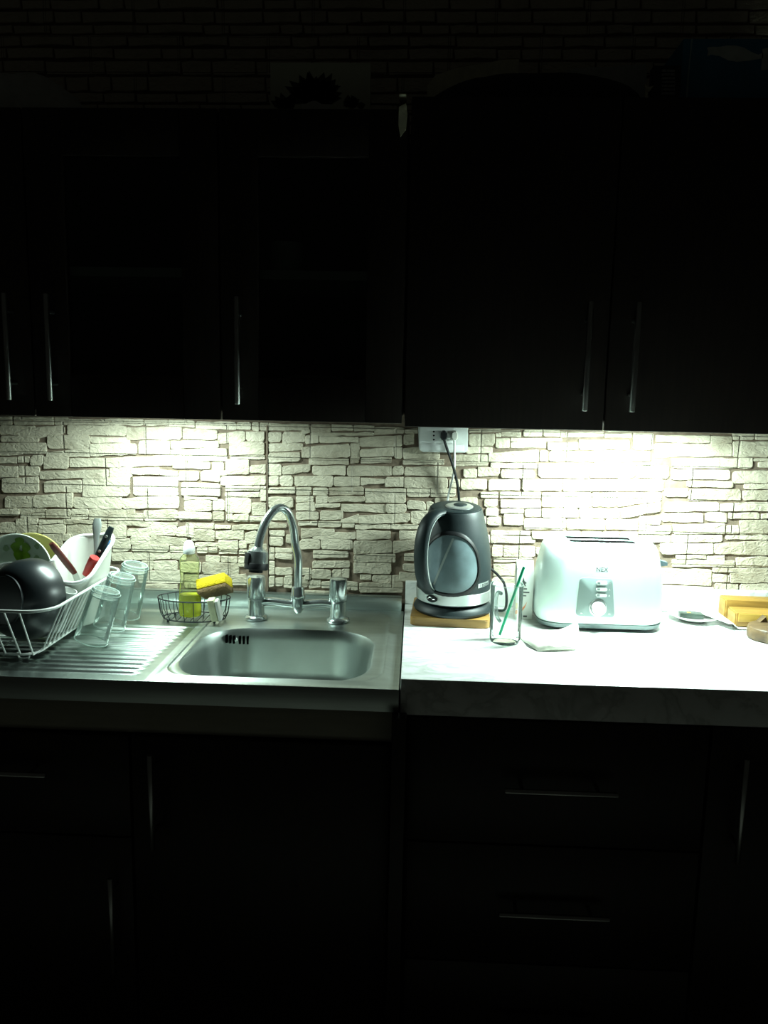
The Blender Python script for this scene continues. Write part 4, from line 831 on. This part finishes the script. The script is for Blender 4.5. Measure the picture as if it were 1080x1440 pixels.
# crumpled napkin
t = None
bm = B(); G = [[(733,886,.9035),(744,886,.905),(763,886,.906),(785,886,.908),(803,879,.922),(812,872,.935)],
               [(730,890,.9035),(744,890,.908),(766,894,.910),(788,894,.910),(804,884,.918),(813,880,.926)],
               [(727,892,.9030),(741,892,.911),(758,905,.9145),(780,910,.910),(797,908.5,.911),(811,911,.905)],
               [(726,893.5,.9012),(735,901,.9012),(757,916,.9012),(778,915,.9012),(796,914.5,.9012),(811,913.5,.9012)]]
vv = [[bm.verts.new(P(x, y, Z=z)) for x, y, z in r_] for r_ in G]
for i in range(3):
    for j in range(5): bm.faces.new((vv[i][j], vv[i][j+1], vv[i+1][j+1], vv[i+1][j]))
ext = bmesh.ops.extrude_face_region(bm, geom=bm.faces[:])['geom']
for v in [g_ for g_ in ext if isinstance(g_, bmesh.types.BMVert)]: v.co.z += .0008
bmesh.ops.subdivide_edges(bm, edges=bm.edges[:], cuts=1, use_grid_fill=True, smooth=.6)
tag(obj('paper_napkin', bm, 'paper', origin=P(770, 900, Z=.9005), angle=60), 'crumpled white paper napkin lying in front of the toaster', 'napkin')

# ---------------------------------------------------------------- saucer, packet, sheet, wooden pieces
PX, PY = .677, -.0835
t = thing('saucer', 'white saucer on the worktop right of the toaster', 'saucer', (PX, PY, .9005))
bm = B(); lathe(bm, [(.001,.0005), (.030,.0), (.034,.002), (.056,.0105), (.058,.0125), (.056,.0135), (.034,.0055), (.001,.0045)], (PX, PY, .9005), 48, cap=False); obj('dish', bm, 'ceramic', t, angle=60)
M = Matrix.Translation(Vector((.670, -.088, .9125))) @ Matrix.Rotation(R(-8), 4, 'Z')
bm = B(); box(bm, -.028, .026, -.014, .014, -.0062, .0055, .002, M=M); t = thing('packet', 'small dark green packet lying on the white saucer', 'packet', (.670, -.088, .907)); o = obj('wrapper', bm, 'packet', t)
bm = B(); box(bm, -.010, -.002, -.006, .004, .0056, .0062, M=M); obj('label_mark', bm, 'gold_wood', t)
bm = B(); cs = [Vector((.668, -.034, .930)), Vector((.735, -.040, .926)), Vector((.875, -.150, .9035)), Vector((.728, -.168, .9045))]
N = 20; gv = [[None]*(N+1) for _ in range(N+1)]
for i in range(N+1):
    for j in range(N+1):
        u, v = i/N, j/N; p = cs[0].lerp(cs[1], u).lerp(cs[3].lerp(cs[2], u), v); p.z = .9032+.0128*(1-sstep(.738, .753, p.x))+.0006*math.sin(3*u+4*v); gv[i][j] = bm.verts.new(p)
for i in range(N):
    for j in range(N): bm.faces.new((gv[i][j], gv[i+1][j], gv[i+1][j+1], gv[i][j+1]))
ext = bmesh.ops.extrude_face_region(bm, geom=bm.faces[:])['geom']
for v in [g_ for g_ in ext if isinstance(g_, bmesh.types.BMVert)]: v.co.z += .0009
tag(obj('paper_sheet', bm, 'paper_white', origin=(.75, -.1, .903), angle=60), 'white sheet lying across the saucer under the wooden blocks', 'paper')
def plank(name, label, x0, x1, y0, y1, z0, z1, rot, m_, groove=False):
    M = Matrix.Translation(Vector((x0, (y0+y1)/2, z0))) @ Matrix.Rotation(R(rot), 4, 'Z')
    t = thing(name, label, 'wood block', (x0, (y0+y1)/2, z0))
    bm = B(); box(bm, 0, x1-x0, (y0-y1)/2, (y1-y0)/2, 0, z1-z0, .002, M=M); ob = obj('block', bm, m_, t)
    bm = B(); box(bm, -.0018, .0, (y0-y1)/2+.003, (y1-y0)/2-.003, .003, z1-z0-.003, .0006, M=M); obj('end_cap', bm, m_, t)
    if groove:
        bm = B(); box(bm, .004, x1-x0, (y0-y1)/2-.003, (y0-y1)/2-.0003, (z1-z0)*.36, (z1-z0)-.001, .001, M=M); obj('face_strip', bm, 'gold_wood', t)
    return t
plank('wood_block', 'golden wooden block with a raised strip beside the white sheet', .752, 1.02, -.150, -.095, .9055, .9380, -3, 'gold_dark', True)
plank('wood_block', 'golden wooden block against the upstand behind the strip-faced block', .752, 1.02, -.088, -.040, .9055, .9520, -3, 'gold_dark')
t = thing('carved_wood_piece', 'worn brown carved wooden piece in front of the golden blocks', 'wood piece', (.80, -.225, .9005))
ol = [(.752,-.205), (.748,-.222), (.752,-.240), (.762,-.252), (.770,-.262), (.776,-.285), (.790,-.298), (.840,-.300), (.93,-.300), (.93,-.178), (.84,-.172), (.79,-.170), (.765,-.182)]
ol = smooth_path([Vector((x, y, 0)) for x, y in ol], 3, True); cc = Vector((.82, -.235, 0))
bm = B(); loft(bm, [[cc+(p-cc)*s+Vector((0,0,.9005+z)) for p in ol] for s, z in ((.94,0), (1,.004), (1.0,.018), (.97,.026), (.90,.029))]); cw = obj('block', bm, 'brown_wood', t)
bm = B(); box(bm, .792, .90, -.265, -.225, .9285, .9315, .001); obj('recess', bm, 'grey_wood', cw)
bm = B(); prism(bm, [Vector((.783, -.178, .9285)), Vector((.802, -.176, .9285)), Vector((.797, -.176, .9425))], (0, -.018, 0)); obj('peg', bm, 'brown_wood', cw)

# ---------------------------------------------------------------- on top of the wall cabinets
TL, TR = 1.9625, 1.9855
# canvas print
t = thing('canvas_print', 'small canvas picture of potted plants on top of the glass-door cabinet', 'picture', (-.205, -.25, TL))
x0, x1, z1 = P(380, 100, Y=-.26).x, P(521, 100, Y=-.26).x, P(450, 88, Y=-.26).z
bm = B(); box(bm, x0, x1, -.26, -.242, TL, z1, .001); cv = obj('canvas', bm, 'canvas', t)
def pr(pts, m_, n):
    bm = B(); prism(bm, [Vector((P(x, y, Y=-.2602).x, -.2602, P(x, y, Y=-.2602).z)) for x, y in pts], (0, -.0006, 0)); obj(n, bm, m_, cv)
pr([(422, 142), (466, 142), (463, 157), (425, 157)], 'print_pot', 'pot_print')
rng2 = random.Random(3)
def leaf(x, y, a, l, w_):
    c, s = math.cos(a), math.sin(a); pts = [(x+c*l*u-s*w_*v, y+s*l*u+c*w_*v) for u, v in ((0,0), (.25,.8), (.6,1), (1,0), (.6,-1), (.25,-.8))]
    pts = [(px_, min(max(py_, 89.5), 156)) for px_, py_ in pts]
    pr(pts, 'print_dark', 'leaf_print')
for i in range(16):
    a = R(-175+170*i/15); leaf(444+rng2.uniform(-6, 6), 141, a, rng2.uniform(34, 44), rng2.uniform(6, 9))
for i in range(7): leaf(400+rng2.uniform(-4, 4), 153, R(-150+20*i), rng2.uniform(14, 24), 5)
for i in range(7): leaf(496+rng2.uniform(-8, 8), 150, R(-165+25*i), rng2.uniform(12, 18), 5)
# pale folded cloth far left
def heap(name, label, cat, cx_, cy_, ax_, ay_, h, z0, m_, seed, flat=.6):
    bm = B(); n, k = 36, 9; rs = []
    for j in range(k+1):
        s = j/k; rr = []
        for i in range(n):
            a = 2*math.pi*i/n; q_ = 1+.10*noise.noise(Vector((math.cos(a)*1.5+seed, math.sin(a)*1.5, s*2)))
            rad = math.cos(s*math.pi/2)**flat*q_; rr.append(Vector((cx_+ax_*rad*math.cos(a), cy_+ay_*rad*math.sin(a), z0+h*math.sin(s*math.pi/2)*(1+.12*noise.noise(Vector((math.cos(a)*2, math.sin(a)*2+seed, s)))*(1 if s > 0 else 0)))))
        rs.append(rr)
    rs[-1] = [p.lerp(sum(rs[-1], Vector())/n, .6) for p in rs[-1]]
    loft(bm, rs); return tag(obj(name, bm, m_, origin=(cx_, cy_, z0), angle=70), label, cat)
heap('folded_cloth', 'pale folded cloth heap on top of the left wall cabinet', 'cloth', -.90, -.19, .19, .115, .105, TL, 'cloth_grey', 2.2)
# black bag with a pale cloth behind it
heap('black_bag', 'large black soft bag lying on the cabinet above the kettle', 'bag', .230, -.215, .235, .085, .076, TR, 'bag_black', 5.1, .75)
def drape(name, label, pts, cat='cloth', m_='cloth_pale', th=.012, z0=None):
    bm = B(); top = [P(x, y, Y=Y) for x, y, Y in pts]; bot = [Vector((p.x, p.y, z0)) for p in reversed(top)]
    prism(bm, [Vector((p.x, top[0].y, p.z)) for p in top]+[Vector((p.x, top[0].y, p.z)) for p in bot], (0, th, 0)); return tag(obj(name, bm, m_, origin=(top[0].x, top[0].y, z0)), label, cat)
drape('pale_cloth', 'pale cloth edge rising behind the black bag', [(601,120,-.118), (612,106,-.118), (640,96,-.118), (680,89.5,-.118), (705,84,-.118), (730,83,-.118)], z0=TR)
drape('grey_cloth', 'thin grey cloth edge behind the right end of the black bag', [(795,99,-.118), (820,94.5,-.118), (860,94,-.118), (880,91.5,-.118), (908,90,-.118), (910,97,-.118)], m_='cloth_grey', z0=TR)
# strip hanging over the edge
bm = B(); pts = [P(x, y, Y=FRONT-.004) for x, y in ((561, 150), (571, 145), (573, 160), (571, 182), (563, 192), (560, 175))]
prism(bm, pts, (0, .003, 0)); a_, b_ = P(566, 150, Y=FRONT), P(566, 150, Y=-.2)
box(bm, pts[0].x, pts[1].x, FRONT-.004, -.22, TR+.0005, TR+.0028); bmesh.ops.translate(bm, verts=bm.verts, vec=(0, 0, 0))
tag(obj('paper_strip', bm, 'cloth_pale', origin=(pts[0].x, FRONT, TR)), 'pale paper strip hanging over the cabinet edge above the tap', 'paper strip')
# boxes on the right
t = thing('blue_box', 'dark blue cardboard box with a pale fish shape on top of the right cabinet', 'box', (.60, -.20, TR))
x0, z1 = P(958, 100, Y=-.26).x, P(1000, 54, Y=-.26).z
bm = B(); box(bm, x0, .76, -.26, -.12, TR, z1, .002); bb = obj('carton', bm, 'box_blue', t)
def bp_(pts, m_, n, Y=-.2602, par=None):
    bm = B(); prism(bm, [P(x, y, Y=Y) for x, y in pts], (0, -.0005, 0)); obj(n, bm, m_, par)
bp_([(972, 54), (974.5, 54), (969.5, 99), (966.5, 143), (963.5, 143), (967.5, 99)], 'box_blue_highlight', 'edge_highlight', par=bb)  # highlight down the box edge, put in as a pale strip
fish = [(994,67),(1000,66),(1012,66),(1022,64),(1034,64),(1046,67),(1056,73),(1066,77),(1073,74),(1073,82),(1062,84),(1048,86),(1036,87),(1024,85),(1012,79),(1000,77),(994,79),(996,73)]
bp_(fish, 'print_fish', 'fish_print', par=bb)
bp_([(1072, 69), (1080, 67), (1080, 98), (1070, 99)], 'print_fish', 'corner_print', par=bb)
t = thing('dark_box', 'small black box with a block of grey print beside the blue box', 'box', (.48, -.27, TR))
x0, x1, z1 = P(918, 110, Y=-.285).x, P(957, 110, Y=-.285).x, P(935, 92, Y=-.285).z
bm = B(); box(bm, x0, x1, -.285, -.262, TR, z1, .001); db = obj('carton', bm, 'box_dark', t)
for i in range(7):
    y = 98+i*5.3; bp_([(930.5, y), (949, y), (948.7, y+3.2), (930.2, y+3.2)], 'print_grey', 'print_line', Y=-.2852, par=db)
bm = B(); prism(bm, [P(x, y, Y=-.289) for x, y in ((907, 118), (911, 122), (919, 121), (913, 129), (908, 128))], (0, .003, 0)); c = P(912, 128, Y=-.289)
box(bm, c.x-.006, c.x-.001, -.289, -.286, TR+.0003, c.z+.004); tag(obj('cardboard_tag', bm, 'cloth_pale', origin=(c.x, -.288, TR)), 'small pale tag sticking up between black bag and black box', 'tag')
